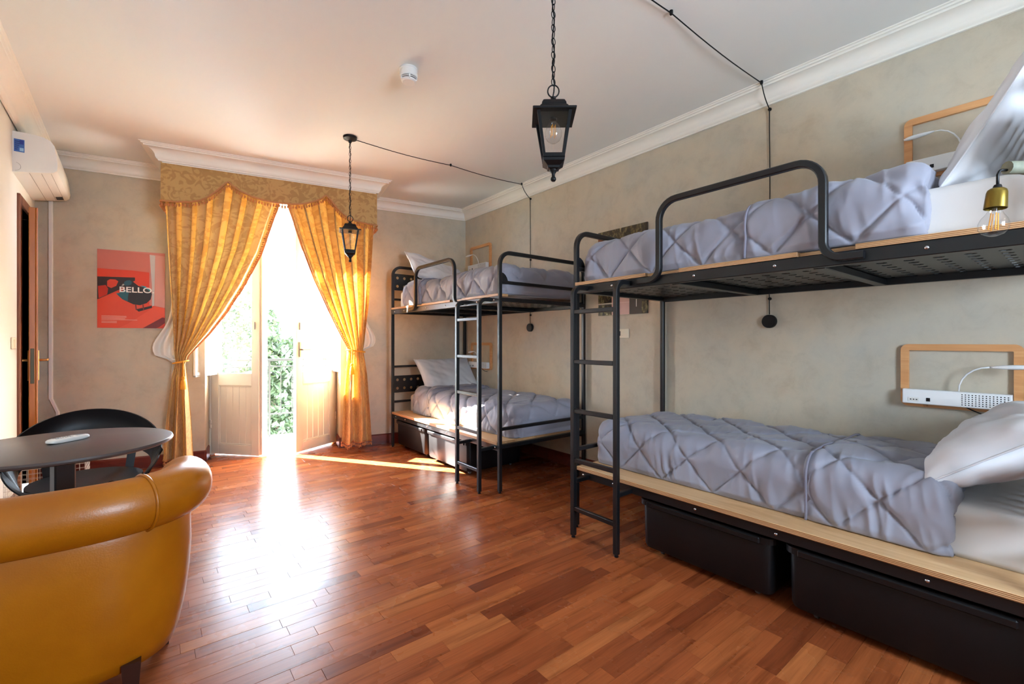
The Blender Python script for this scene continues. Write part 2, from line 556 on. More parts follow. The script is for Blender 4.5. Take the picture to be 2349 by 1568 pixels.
M = {}
M['plaster'] = plaster()
M['plaster_lit'] = simple('lit_plaster', srgb(232, 228, 218), .5, var=.05, varscale=5, bump=(14, .12))  # left wall's plaster, lightened in colour to stand for strong light on it
M['ceiling'] = simple('ceiling_paint', srgb(226, 226, 222), .7, bump=(5, .08), var=.02, varscale=1.2)
M['cornice'] = simple('cornice_plaster', srgb(236, 231, 221), .6)
M['floor'] = floor_mat()
M['subfloor'] = simple('floor_joint_filler', srgb(84, 42, 24), .7)
M['skirt'] = wood('red_skirting', srgb(84, 26, 18), srgb(104, 36, 24), srgb(120, 46, 30), 'x', 10, .35)
M['black'] = simple('black_steel', srgb(13, 15, 18), .36, .0, .5)
M['blackp'] = simple('black_plastic', srgb(13, 12, 14), .42, spec=.35, bump=(90, .05))
M['lantern'] = simple('black_cast_metal', srgb(10, 10, 11), .45, 0, .25)
M['ply'] = plywood()
M['duvet'] = fabric('grey_quilt', srgb(147, 146, 158), 70, .10, .15, .62)
M['duvet_edge'] = fabric('grey_piping', srgb(130, 126, 140), 70, .10, .1, .65)
M['sheet'] = fabric('white_sheet', srgb(212, 206, 202), 90, .08, .1, .75, .02)
M['pillow'] = fabric('white_pillowcase', srgb(218, 216, 219), 40, .12, .1, .72, .02)
M['oak'] = wood('light_oak', srgb(196, 134, 80), srgb(212, 152, 98), srgb(224, 170, 116), 'y', 18, .4)
M['white'] = simple('white_lacquer', srgb(236, 236, 236), .35)
M['whitep'] = simple('white_plastic', srgb(232, 228, 222), .4)
M['cream'] = simple('cream_door_paint', srgb(226, 214, 196), .42, var=.03, varscale=6)
M['brass'] = simple('brushed_brass', srgb(140, 116, 50), .32, .85)
M['metal'] = simple('bright_screw', srgb(190, 190, 195), .25, 1.0)
M['glass'] = pane_glass('window_glass', .05)
M['bulb'] = pane_glass('bulb_glass', .09)
M['filament'] = simple('amber_filament', srgb(255, 176, 60), .4)
M['lantern_glass'] = pane_glass('lantern_glass', .06)
M['damask'] = damask()
M['trim'] = translucent('copper_fringe', srgb(206, 142, 92), .35)
M['sheer'] = translucent('white_sheer', srgb(242, 241, 238), .3)
M['leather'] = leather()
M['darkwood'] = simple('dark_wood', srgb(54, 26, 18), .4)
M['door_wood'] = wood('varnished_door', srgb(150, 80, 18), srgb(166, 92, 22), srgb(178, 104, 30), 'z', 12, .4)
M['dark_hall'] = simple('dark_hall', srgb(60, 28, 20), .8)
M['jamb'] = wood('brown_jamb', srgb(104, 54, 30), srgb(122, 68, 40), srgb(136, 80, 48), 'z', 12, .5)
M['table'] = simple('dark_tabletop', srgb(74, 66, 64), .36, var=.08, varscale=12)
M['concrete'] = simple('balcony_tiles', srgb(226, 222, 214), .7)
M['iron'] = simple('painted_iron', srgb(30, 34, 36), .6, spec=.2)
M['leaf'] = leaf_mat('tree_leaf', srgb(40, 50, 28), srgb(66, 78, 46))
M['bark'] = simple('tree_bark', srgb(92, 76, 58), .9)
M['stucco'] = simple('white_stucco', srgb(240, 238, 232), .8)
M['bounce_ground'] = simple('pale_bounce_ground', srgb(176, 172, 148), .9)
M['latch'] = simple('dark_brass_plate', srgb(74, 66, 40), .45, .3)
M['gold'] = simple('polished_brass', srgb(206, 140, 74), .3, .6)
M['wire'] = simple('pale_wire', srgb(176, 164, 152), .4)
M['grey'] = simple('grey_plastic', srgb(150, 150, 150), .5)
M['switch'] = simple('ivory_switch', srgb(226, 214, 190), .4)
M['seal'] = simple('blue_grey_seal', srgb(110, 130, 158), .5)
M['tube'] = simple('grey_green_tube', srgb(120, 122, 104), .7, var=.35, varscale=60)
M['foliage_print'] = print_foliage()
M['tassel'] = translucent('gold_tassel', srgb(230, 170, 60), .3)

# ================================================================== THE SETTING
# ---- floor: parquet strips over a dark bed
def left_line(y): return XL(y)
fl = MB()
floor_poly = [(XR + .02, YB), (XR + .02, 4.93)] + [tuple(W(1.51, 0, 0)[:2]), tuple(W(1.51, -.5, 0)[:2]), tuple(W(2.78, -.5, 0)[:2]), tuple(W(2.78, 0, 0)[:2])] + [tuple(W(4.03, 0, 0)[:2]), (XL(YB) - .02, YB)]
nfp = len(floor_poly)
fl.add([(x, y, -.012) for x, y in floor_poly] + [(x, y, -.06) for x, y in floor_poly],
       [tuple(range(nfp)), tuple(range(2 * nfp - 1, nfp - 1, -1))] + [(i, i + nfp, (i + 1) % nfp + nfp, (i + 1) % nfp) for i in range(nfp)])
floor = fl.build('floor', M['subfloor'])
tag(floor, 'reddish brown varnished strip parquet floor', kind='structure')

def proj(p):
    d = np.array(p, float) - np.array([0, 0, CAM_H])
    F = np.array([math.sin(YAW), math.cos(YAW), 0]); R = np.array([math.cos(YAW), -math.sin(YAW), 0])
    z = d @ F
    if z < .15: return None
    return (1174.5 + 1044 * (d @ R) / z, 782 - 1044 * d[2] / z)
PW = 0.07
planks = []
def far_y(x): return 4.93 + (3.157 - x) * math.tan(AL)
y = YB
row = 0
while y < 5.75:
    x = -0.85 - random.random() * .5
    while x < XR:
        ln = random.choice([.30, .36, .42, .42, .50, .50, .58, .66])
        a, b_ = x, x + ln
        x = b_
        yc = y + PW / 2
        # clip to the room (left wall, right wall); drop those beyond the far wall except in the door reveal
        a2 = max(a, XL(yc) - .01); b2 = min(b_, XR + .01)
        if b2 - a2 < .02: continue
        # far wall: plank centre-line beyond the wall?
        def inside(xx):
            s = ((np.array([xx, yc, 0]) - P0) @ DW); off = -((np.array([xx, yc, 0]) - P0) @ NW)
            return off > -.015 or (1.515 < s < 2.775 and off > -.50)
        xs = np.linspace(a2, b2, 15)
        ok = [inside(q) for q in xs]
        if not any(ok): continue
        if not all(ok):
            xs2 = [q for q, k in zip(xs, ok) if k]
            a2, b2 = xs2[0], xs2[-1]
            if b2 - a2 < .03: continue
        planks.append((a2, b2, y, y + PW))
    y += PW
    row += 1
def plank_px(pk):
    a, b_, y0, y1 = pk
    q = [proj((a, y0, 0)), proj((b_, y0, 0)), proj((b_, y1, 0)), proj((a, y1, 0))]
    if any(v is None for v in q): return 0
    c = np.mean(q, 0)
    if not (0 < c[0] < 2349 and c[1] < 1560): return 0
    # hidden under the armchair and the storage boxes
    mx, my = (a + b_) / 2, (y0 + y1) / 2
    if mx > 2.25 and (my < 1.6 or my > 3.4): return 0
    if mx < 0.02 and 1.9 < my < 3.9: return 0
    area = 0
    for i in range(4):
        x1_, y1_ = q[i]; x2_, y2_ = q[(i + 1) % 4]
        area += x1_ * y2_ - x2_ * y1_
    return abs(area) / 2
order = sorted(range(len(planks)), key=lambda i: -plank_px(planks[i]))
single = set(order[:298])
gap = .0003
def plank_geo(pk):
    a, b_, y0, y1 = pk
    z1 = random.uniform(-.0004, .0003); bv = .0006
    a += gap; b_ -= gap; y0 += gap; y1 -= gap
    V = [(a, y0, -.013), (b_, y0, -.013), (b_, y1, -.013), (a, y1, -.013),
         (a, y0, z1 - bv), (b_, y0, z1 - bv), (b_, y1, z1 - bv), (a, y1, z1 - bv),
         (a + bv, y0 + bv, z1), (b_ - bv, y0 + bv, z1), (b_ - bv, y1 - bv, z1), (a + bv, y1 - bv, z1)]
    F = [(0, 1, 5, 4), (1, 2, 6, 5), (2, 3, 7, 6), (3, 0, 4, 7), (4, 5, 9, 8), (5, 6, 10, 9), (6, 7, 11, 10), (7, 4, 8, 11), (8, 9, 10, 11)]
    return V, F
def set_tone(o, tones):
    ca = o.data.color_attributes.new('tone', 'FLOAT_COLOR', 'POINT')
    ca.data.foreach_set('color', np.asarray(tones, np.float32).ravel())
def tone():
    return (min(1, max(0, random.gauss(.45, .17))), random.random(), random.random(), 1)
rest = MB(); rest_t = []
for i, pk in enumerate(planks):
    V, F = plank_geo(pk); t = tone()
    if i in single:
        o = obj('plank', V, F, M['floor'], floor)
        set_tone(o, [t] * len(V))
    else:
        rest.add(V, F); rest_t += [t] * len(V)
o = rest.build('plank_field', M['floor'], floor)
o['kind'] = 'stuff'
set_tone(o, rest_t)

# ---- ceiling
cp = [(XR + .05, YB), (XR + .05, 4.93)] + [tuple(W(-.05, -.05, 0)[:2]), tuple(W(4.1, -.05, 0)[:2]), (XL(YB) - .05, YB)]
k = len(cp)
c = MB().add([(x, y_, ZC) for x, y_ in cp] + [(x, y_, ZC + .1) for x, y_ in cp], [tuple(range(k))[::-1], tuple(range(k, 2 * k))] + [(i, (i + 1) % k, (i + 1) % k + k, i + k) for i in range(k)]).build('ceiling', M['ceiling'])
tag(c, 'plain white painted ceiling', kind='structure')

# ---- walls
tag(MB().box(XR, XR + .25, YB, 5.2, -.06, ZC + .1).build('wall_right', M['plaster']), 'mottled beige grey plaster wall behind the bunk beds', kind='structure')
OPN = (1.51, 2.78, 2.70)      # door opening in the far wall: s0, s1, top
WT = .50
fw = MB()
TW = lambda s, o_, z: W(s, o_, z)
fw.box(-.3, OPN[0], -WT, 0, -.06, ZC + .1, TW)
fw.box(OPN[1], 4.3, -WT, 0, -.06, ZC + .1, TW)
fw.box(OPN[0], OPN[1], -WT, 0, OPN[2], ZC + .1, TW)
tag(fw.build('wall_far', M['plaster']), 'mottled plaster wall with the balcony door opening', kind='structure')
# left wall with a narrow door opening near the far corner
TL = lambda d_, y_, z: np.array([XL(y_) - d_, y_, z])
DY0, DY1, DZ = 4.955, 5.54, 2.22
lw = MB()
lw.box(0, .14, YB, DY0, -.06, ZC + .1, TL)
lw.box(0, .14, DY1, 5.75, -.06, ZC + .1, TL)
lw.box(0, .14, DY0, DY1, DZ, ZC + .1, TL)
tag(lw.build('wall_left', M['plaster_lit']), 'plaster wall on the left, strong light put into its colour, with a narrow doorway', kind='structure')
# back wall; its opening is added to let sky light fill the near side
bw = MB()
wx0, wx1, wz0, wz1 = .80, 1.70, 1.15, 2.15
bw.box(-1.0, wx0, YB - .2, YB, -.06, ZC + .1).box(wx1, XR + .2, YB - .2, YB, -.06, ZC + .1).box(wx0, wx1, YB - .2, YB, wz1, ZC + .1).box(wx0, wx1, YB - .2, YB, -.06, wz0)
tag(bw.build('wall_back', M['plaster']), 'plaster wall behind the camera with an opening added for sky fill', kind='structure')
# dark hall behind the left door
hb = MB()
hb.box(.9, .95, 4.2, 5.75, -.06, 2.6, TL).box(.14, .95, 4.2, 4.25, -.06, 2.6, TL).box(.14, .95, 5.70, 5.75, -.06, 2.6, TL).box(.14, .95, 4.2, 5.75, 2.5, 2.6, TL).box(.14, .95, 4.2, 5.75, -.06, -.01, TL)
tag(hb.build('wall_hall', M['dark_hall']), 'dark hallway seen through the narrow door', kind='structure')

# ---- cornice (mitred runs)
PEL_S0, PEL_S1, PEL_OFF = 1.225, 3.031, .60
def rw(p): return np.array(p[:2], float)
path = [np.array([XR, YB]), np.array([XR, 4.93]), rw(W(PEL_S0, 0, 0)), rw(W(PEL_S0, PEL_OFF, 0)), rw(W(PEL_S1, PEL_OFF, 0)), rw(W(PEL_S1, 0, 0)), rw(W(4.003, 0, 0)), np.array([XL(YB), YB])]
prof = [(0, 2.733), (.014, 2.733), (.016, 2.742), (.024, 2.747), (.030, 2.756), (.032, 2.764)]
for q in range(7):
    t = q / 6 * PI / 2
    prof.append((.032 + .062 * (1 - math.cos(t)), 2.764 + .056 * math.sin(t)))
prof += [(.098, 2.820), (.100, 2.830), (.112, 2.832), (.114, 2.840), (.125, 2.842), (.126, 2.8472), (0, 2.8472)]
def inward(a, b):
    d = b - a; d /= np.linalg.norm(d)
    return np.array([-d[1], d[0]])
nseg = len(path) - 1
nrm = [inward(path[i], path[i + 1]) for i in range(nseg)]
def mit(i):
    if i == 0: return nrm[0]
    if i == nseg: return nrm[-1]
    a, b_ = nrm[i - 1], nrm[i]
    m_ = a + b_
    return m_ / (1 + a @ b_)
for i in range(nseg):
    V = []
    for e in (i, i + 1):
        mm = mit(e)
        for a, z in prof:
            p = path[e] + mm * a
            V.append((p[0], p[1], z))
    m_ = len(prof)
    F = [(j, (j + 1) % m_, (j + 1) % m_ + m_, j + m_) for j in range(m_)]
    F += [tuple(range(m_))[::-1], tuple(range(m_, 2 * m_))]
    lab = ['white plaster cornice along the right wall', 'white plaster cornice above the far bunk head', 'short cornice return right of the curtain box', 'white plaster cornice over the curtain pelmet', 'short cornice return left of the curtain box', 'white cornice over the poster wall', 'white cornice along the left wall'][i]
    tag(obj('trim_%d' % (i + 1), V, F, M['cornice'], smooth=True, flat_angle=28), lab, kind='structure')
# bulkhead closing the curtain box above the pelmet
tag(MB().box(PEL_S0 + .01, PEL_S1 - .01, 0.002, PEL_OFF - .002, 2.725, ZC, TW).build('trim_8', M['cornice']), 'white curtain box ceiling over the balcony door', kind='structure')

# ---- skirting
def skirt(name, a, b_, h=.115, t=.014, label=''):
    a = np.array(a, float); b_ = np.array(b_, float)
    n = inward(a, b_)
    V = []
    for z, tt in ((0.0005, t), (h - .012, t), (h, t * .45)):
        for p, off in ((a, 0), (b_, 0), (b_, tt), (a, tt)):
            q = p + n * off
            V.append((q[0], q[1], z))
    F = [(0, 1, 5, 4), (1, 2, 6, 5), (2, 3, 7, 6), (3, 0, 4, 7), (4, 5, 9, 8), (5, 6, 10, 9), (6, 7, 11, 10), (7, 4, 8, 11), (8, 9, 10, 11), (3, 2, 1, 0)]
    tag(obj(name, V, F, M['skirt']), label, kind='structure')
skirt('baseboard_right', (XR, YB), (XR, 4.93), label='dark red skirting along the right wall')
skirt('baseboard_far', W(0, 0, 0)[:2], W(OPN[0], 0, 0)[:2], label='dark red skirting right of the balcony door')
skirt('baseboard_far_left', W(OPN[1], 0, 0)[:2], W(4.0, 0, 0)[:2], label='dark red skirting left of the balcony door')
skirt('baseboard_reveal_left', W(OPN[1], -.26, 0)[:2], W(OPN[1], 0.0, 0)[:2], label='skirting turning into the left door reveal')
skirt('baseboard_reveal_right', W(OPN[0], 0.0, 0)[:2], W(OPN[0], -.26, 0)[:2], label='skirting turning into the right door reveal')
skirt('baseboard_left', (XL(4.87), 4.87), (XL(YB), YB), label='dark red skirting along the left wall')

# ---- balcony door frame
TWs = lambda s, o_, z: W(s, o_, z)
fr = MB()
fr.box(OPN[1] - .055, OPN[1], -.42, -.33, 0, OPN[2], TWs, .004)
fr.box(OPN[0], OPN[0] + .055, -.42, -.33, 0, OPN[2], TWs, .004)
fr.box(OPN[0], OPN[1], -.42, -.33, OPN[2] - .06, OPN[2], TWs, .004)
tag(fr.build('trim_9', M['cream']), 'cream wooden frame around the balcony door', kind='structure')
tag(MB().box(OPN[0], OPN[1], -.56, -.495, -.02, .012, TWs, .004).build('trim_10', simple('stone_threshold', srgb(150, 146, 140), .5)), 'grey stone threshold of the balcony door', kind='structure')

LEAF_W, LEAF_T, LEAF_H = .572, .046, 2.62
def leaf(name, hs, ho, sg, ang, label):
    a = math.radians(ang)
    ds, do = sg * math.cos(a), math.sin(a)
    ps, po = (math.sin(a), math.cos(a)) if sg < 0 else (-math.sin(a), math.cos(a))
    def T(w, t, z):
        return W(hs + ds * w + ps * t, ho + do * w + po * t, z)
    base = T(0, 0, 0)
    root = empty(name, base, label, None, None, 'structure')
    st = .088
    z0 = .012; zt = LEAF_H
    for w0 in (0, LEAF_W - st):
        MB().box(w0, w0 + st, 0, LEAF_T, z0, zt, T, .003).build('stile', M['cream'], root)
    MB().box(st, LEAF_W - st, 0, LEAF_T, z0, .115, T, .003).build('bottom_rail', M['cream'], root)
    MB().box(st, LEAF_W - st, 0, LEAF_T, .735, .865, T, .003).build('lock_rail', M['cream'], root)
    MB().box(st, LEAF_W - st, 0, LEAF_T, zt - .09, zt, T, .003).build('top_rail', M['cream'], root)
    nb = 5; wpan = (LEAF_W - 2 * st) / nb
    for q in range(nb):
        MB().box(st + q * wpan + .0005, st + (q + 1) * wpan - .0005, .012, .030, .113, .737, T, .0016).build('panel_board', M['cream'], root)
    for (w0, w1, z0_, z1_) in ((st, LEAF_W - st, .115, .127), (st, LEAF_W - st, .723, .735), (st, st + .012, .127, .723), (LEAF_W - st - .012, LEAF_W - st, .127, .723)):
        MB().box(w0, w1, .030, .040, z0_, z1_, T, .003).build('bead', M['cream'], root)
    MB().box(st - .004, LEAF_W - st + .004, .018, .024, .86, zt - .085, T).build('pane', M['glass'], root)
    for zz in (.28, 1.25, 2.3):
        h = MB()
        h.box(-.012, .006, LEAF_T - .002, LEAF_T + .012, zz, zz + .042, T, .004)
        h.box(-.012, .006, LEAF_T - .002, LEAF_T + .012, zz + .046, zz + .088, T, .004)
        h.build('hinge', M['cream'], root)
    return root, T
lf, TLf = leaf('door_1', OPN[1] - .05, -.352, -1, 38.5, 'cream glazed balcony door leaf on the left, half open')
rf, TRf = leaf('door_2', OPN[0] + .05, -.335, 1, 41.0, 'cream glazed balcony door leaf on the right, sunlit')
# rebate strip and blue grey seal on the free edge of the left leaf
MB().box(LEAF_W, LEAF_W + .022, -.028, .026, .02, LEAF_H - .02, TLf, .003).build('rebate', M['cream'], lf)
MB().box(LEAF_W + .001, LEAF_W + .020, -.060, -.028, .022, LEAF_H - .02, TLf, .004).build('seal', M['seal'], lf)
MB().box(LEAF_W - .05, LEAF_W - .04, LEAF_T, LEAF_T + .01, 1.32, 1.40, TLf, .003).build('bolt', M['grey'], lf)
hd = MB()
hd.box(LEAF_W - .058, LEAF_W - .034, LEAF_T, LEAF_T + .010, 1.03, 1.19, TRf, .003)
hd.box(LEAF_W - .053, LEAF_W - .039, LEAF_T + .010, LEAF_T + .055, 1.10, 1.118, TRf, .003)
hd.box(LEAF_W - .15, LEAF_W - .036, LEAF_T + .045, LEAF_T + .060, 1.10, 1.118, TRf, .004)
hd.build('handle', simple('satin_handle', srgb(150, 146, 128), .35, .6), rf)
MB().box(LEAF_W - .05, LEAF_W - .04, LEAF_T, LEAF_T + .01, 1.32, 1.40, TRf, .003).build('bolt', M['grey'], rf)

# inner shutters swung back into the room
def shutter(hs, ho, es, eo, label):
    a = np.array([hs, ho]); e = np.array([es, eo]); d = (e - a); L = np.linalg.norm(d); d /= L
    p = np.array([-d[1], d[0]])
    def T(w, t, z):
        q = a + d * w + p * t
        return W(q[0], q[1], z)
    root = empty('inner_shutter', T(0, 0, .86), label, 'shutter', 'inner shutters of the balcony door')
    MB().box(0, .03, 0, .022, .86, 2.45, T, .003).build('frame_stile', M['white'], root)
    MB().box(L - .03, L, 0, .022, .86, 2.45, T, .003).build('frame_stile', M['white'], root)
    MB().box(.03, L - .03, 0, .022, .86, .89, T, .003).build('frame_rail', M['white'], root)
    MB().box(.03, L - .03, 0, .022, 2.42, 2.45, T, .003).build('frame_rail', M['white'], root)
    MB().box(.03, L - .03, .006, .014, .89, 2.42, T).build('panel', translucent('white_shutter_panel', srgb(248, 248, 246), .6), root)
    MB().box(.0, L, .0, .022, .848, .858, T).build('seal', M['grey'], root)
    for zz in (1.02, 1.9):
        MB().box(-.012, .008, -.004, .012, zz, zz + .06, T, .004).build('hinge', M['gold'], root)
shutter(2.714, -.285, 2.87, .055, 'white inner shutter behind the left gold curtain')
shutter(1.575, -.27, 1.435, .055, 'white inner shutter behind the right gold curtain')

# ---- outside: balcony, railing, trees, white house
tag(MB().box(.6, 3.6, -1.24, -.50, -.2, -.015, TWs).build('floor_balcony', M['concrete']), 'sunlit pale balcony floor', kind='structure')
rail = empty('balcony_railing', W(2.1, -1.15, -.015), 'grey iron balcony railing behind the open door', 'railing')
MB().box(.62, 3.58, -1.17, -1.13, .945, .975, TWs, .004).build('top_rail', M['iron'], rail)
MB().box(.62, 3.58, -1.158, -1.142, .868, .884, TWs).build('upper_rail', M['iron'], rail)
MB().box(.62, 3.58, -1.158, -1.142, .26, .276, TWs).build('lower_rail', M['iron'], rail)
for q in range(23):
    s_ = .66 + q * .13
    big = q % 6 == 0
    MB().box(s_ - (.012 if big else .005), s_ + (.012 if big else .005), -1.155, -1.145, -.015 if big else .26, .945 if big else .868, TWs).build('post' if big else 'baluster', M['iron'], rail)

def tree(cx, cy, zb, r, h, n, seed, label):
    rg = np.random.default_rng(seed)
    root = empty('garden_tree', (cx, cy, zb), label, 'tree', 'garden trees beyond the balcony')
    tr = MB()
    sweep(tr, [(cx, cy, zb), (cx + .1, cy, zb + h * .4), (cx, cy + .1, zb + h * .75)], circ(.14, 8), scale=[1, .8, .5])
    tr.build('trunk', M['bark'], root)
    u = rg.normal(size=(n, 3)); u /= np.linalg.norm(u, axis=1)[:, None]
    rad = r * (.55 + .45 * rg.random(n) ** .4)
    lump = 1 + .18 * np.sin(u[:, 0] * 7 + seed) * np.cos(u[:, 2] * 6)
    P = u * (rad * lump)[:, None] * np.array([1, 1, .5 * h / r])
    P[:, 2] += zb + h * .55
    P[:, 0] += cx; P[:, 1] += cy
    A = rg.normal(size=(n, 3)); A /= np.linalg.norm(A, axis=1)[:, None]
    B = np.cross(A, rg.normal(size=(n, 3))); B /= np.linalg.norm(B, axis=1)[:, None]
    sz = rg.uniform(.035, .075, n)[:, None]
    V = np.stack([P - A * sz * 1.6, P + B * sz * .7, P + A * sz * 1.6, P - B * sz * .7], 1).reshape(-1, 3)
    F = [(4 * i, 4 * i + 1, 4 * i + 2, 4 * i + 3) for i in range(n)]
    o = obj('foliage', V, F, M['leaf'], root)
    o['kind'] = 'stuff'
# placed along the view through the door
def ground_dir(u, dist):
    Fv = np.array([math.sin(YAW), math.cos(YAW)]); Rv = np.array([math.cos(YAW), -math.sin(YAW)])
    q = (Fv + Rv * (u - 1174.5) / 1044) * dist
    return q
t1 = ground_dir(632, 9.6); tree(t1[0], t1[1], -4.5, .72, 5.9, 9000, 3, 'leafy green tree seen through the open gap of the balcony door')
t2 = ground_dir(540, 12.2); tree(t2[0], t2[1], -4.5, 1.15, 6.9, 9000, 5, 'hazy green tree seen through the left door pane')
t3 = ground_dir(395, 15.5); tree(t3[0], t3[1], -4.5, 1.5, 6.6, 5000, 8, 'green tree partly behind the left curtain')
hs_ = ground_dir(765, 13.5)
hq = empty('white_house', (hs_[0], hs_[1], -4.6), 'sun-bleached white house beyond the balcony', 'house')
MB().box(hs_[0] - 1.12, hs_[0] + 1.9, hs_[1] - .6, hs_[1] + 3, -4.6, .60).build('wall', M['stucco'], hq)
MB().box(hs_[0] - 1.17, hs_[0] + 1.95, hs_[1] - .65, hs_[1] + 3.05, .60, .66).build('roof', M['stucco'], hq)
tag(MB().box(-30, 40, 6.6, 60, -4.7, -4.6).build('ground', M['bounce_ground']), 'ground far below the balcony, added pale for bounce light', kind='structure')  # added ground plane, kept pale to bounce sun up through the door

# ================================================================== BUNK BEDS
BX = 2.16          # front post line
BXB = 3.125        # wall-side post line
BL = 2.026
def holed_plate(mb, u0, u1, v0, v1, nu, nv, r, place, thick=.0025, marg=None):
    """rectangular plate with a regular grid of round holes; place(u, v, w) -> xyz"""
    du = (u1 - u0) / nu; dv = (v1 - v0) / nv
    K = 8
    for i in range(nu):
        for j in range(nv):
            cu, cv = u0 + (i + .5) * du, v0 + (j + .5) * dv
            out = [(1, 0), (1, 1), (0, 1), (-1, 1), (-1, 0), (-1, -1), (0, -1), (1, -1)]
            V = []
            for w in (0, thick):
                for (a, b_) in out: V.append(place(cu + a * du / 2, cv + b_ * dv / 2, w))
                for q in range(K):
                    an = q * PI / 4
                    V.append(place(cu + r * math.cos(an), cv + r * math.sin(an), w))
            F = []
            for q in range(8):
                q2 = (q + 1) % 8
                F.append((q, q2, 8 + q2, 8 + q))
                F.append((16 + q2, 16 + q, 24 + q, 24 + q2))
                F.append((8 + q, 8 + q2, 24 + q2, 24 + q))
            mb.add(V, F)

def bunk(yf, sg, label, group):
    """yf: y of the foot posts, sg: direction of the head end"""
    Y = lambda t: yf + sg * t
    root = empty('bunk_bed', (BX + .48, Y(BL / 2), 0), label, 'bunk bed', group)
    blk = M['black']
    def tubes(name, path, r=0, w=.03, up=None, n=7, b=.004, parent=root):
        P = fillet(path, r, n) if r else np.array(path, float)
        mb = MB(); sweep(mb, P, sq(w, w, b), up=up)
        return mb.build(name, blk, parent, True, 35)
    # foot and head arches
    for nm, t, zt in (('foot_arch', 0, 1.905), ('head_arch', BL, 2.045)):
        y_ = Y(t)
        a = tubes(nm, [(BX, y_, .016), (BX, y_, zt), (BXB, y_, zt), (BXB, y_, .016)], .10, up=(0, 1, 0))
        for x_ in (BX, BXB):
            lathe(MB(), [(0, 0), (.012, 0), (.013, .006), (.009, .008), (.009, .018), (0, .018)], x_, y_, 10).build('foot_glide', M['blackp'], a, True, 40)
    # cross rails at the foot end
    tubes('cross_rail', [(BX, Y(0), 1.667), (BXB, Y(0), 1.667)], w=.026)
    tubes('cross_rail', [(BX, Y(0), .503), (BXB, Y(0), .503)], w=.026)
    for z_ in (1.528, .365):
        tubes('end_beam', [(BX, Y(.0), z_), (BXB, Y(.0), z_)], w=.034)
        tubes('end_beam', [(BX, Y(BL), z_), (BXB, Y(BL), z_)], w=.034)
    # gusset under the foot cross rail
    for x_, d_ in ((BX, 1), (BXB, -1)):
        g = MB()
        prof_ = [(0, 1.655)] + [(.07 * math.sin(q * PI / 10), 1.655 + .09 * math.cos(q * PI / 10)) for q in range(6)]
        n_ = len(prof_)
        V = [(x_ + d_ * (.012 + a), Y(0) - .004, z) for a, z in prof_] + [(x_ + d_ * (.012 + a), Y(0) + .004, z) for a, z in prof_]
        g.add(V, [tuple(range(n_)), tuple(range(2 * n_ - 1, n_ - 1, -1))] + [(q, q + n_, (q + 1) % n_ + n_, (q + 1) % n_) for q in range(n_)])
        g.build('gusset', blk, root)
    # head end rails and perforated head panels
    for z_ in (1.675, .91, .51):
        tubes('cross_rail', [(BX, Y(BL), z_), (BXB, Y(BL), z_)], w=.024)
    for z0, z1 in ((1.78, 1.97), (.612, .805)):
        mb = MB()
        holed_plate(mb, BX + .014, BXB - .014, z0, z1, 11, 2, .017, lambda u, v, w: (u, Y(BL) - .002 + w, v))
        mb.build('head_panel', blk, root)
    # side beams of the upper deck, plywood strips on them
    for x_ in (BX, BXB):
        MB().box(x_ - .015, x_ + .015, Y(0), Y(BL), 1.503, 1.556, bev=.003).build('side_beam', blk, root)
    for (a, b_) in ((.0, .535), (.735, 1.29), (1.49, BL)):
        MB().box(BX - .017, BX + .085, Y(a + .002), Y(b_), 1.557, 1.577, bev=.0012).build('plywood_strip', M['ply'], root)
    MB().box(BX + .02, BX + .085, Y(.535), Y(1.49), 1.5572, 1.5765, bev=.001).build('plywood_strip', M['ply'], root)
    # upper deck: perforated plates between cross beams
    beams = [0.02, .70, 1.36, BL - .02]
    for t in beams[1:3]:
        MB().box(BX + .015, BXB - .015, Y(t - .022), Y(t + .022), 1.500, 1.534, bev=.003).build('cross_beam', blk, root)
    for a, b_ in zip(beams[:-1], beams[1:]):
        mb = MB()
        holed_plate(mb, BX + .016, BXB - .016, a + .005, b_ - .005, 11, 7, .0190, lambda u, v, w: (u, Y(v), 1.536 + w))
        mb.build('perforated_deck', blk, root)
    # lower deck: plywood sheet on beams
    MB().box(BX - .018, BXB - .02, Y(.018), Y(BL - .018), .376, .400, bev=.0015).build('plywood_deck', M['ply'], root)
    for x_ in (BX + .012, BXB - .02):
        MB().box(x_ - .014, x_ + .014, Y(0), Y(BL), .326, .375, bev=.003).build('side_beam', blk, root)
    MB().box(BX + .03, BXB - .03, Y(.98), Y(1.02), .336, .375, bev=.003).build('cross_beam', blk, root)
    # guard rail
    gp = fillet([(BX - .033, Y(.50), 1.530), (BX - .033, Y(.632), 1.530), (BX - .033, Y(.632), 1.940), (BX - .033, Y(1.39), 1.940), (BX - .033, Y(1.39), 1.530), (BX - .033, Y(1.525), 1.530)], [0, .085, .10, .10, .085, 0], 8)
    mb = MB(); sweep(mb, gp, sq(.03, .03, .004), up=(1, 0, 0)); mb.build('guard_rail', blk, root, True, 35)
    # ladder
    lad = tubes('ladder', [(2.03, Y(.097), .016), (2.03, Y(.097), 1.532), (BX - .014, Y(.097), 1.532)], .115, up=(0, 1, 0), n=9)
    tubes('stile', [(2.03, Y(.425), .016), (2.03, Y(.425), 1.532), (BX - .014, Y(.425), 1.532)], .115, up=(0, 1, 0), n=9, parent=lad)
    for z_ in (1.378, 1.075, .775, .475, .18):
        MB().box(2.018, 2.042, Y(.112), Y(.41), z_ - .013, z_ + .013, bev=.003).build('rung', blk, lad)
    for t in (.097, .425):
        MB().box(2.044, BX + .0, Y(t - .013), Y(t + .013), .330, .356, bev=.003).build('bracket', blk, lad)
        lathe(MB(), [(0, 0), (.012, 0), (.013, .006), (.009, .008), (.009, .018), (0, .018)], 2.03, Y(t), 10).build('foot_glide', M['blackp'], lad, True, 40)
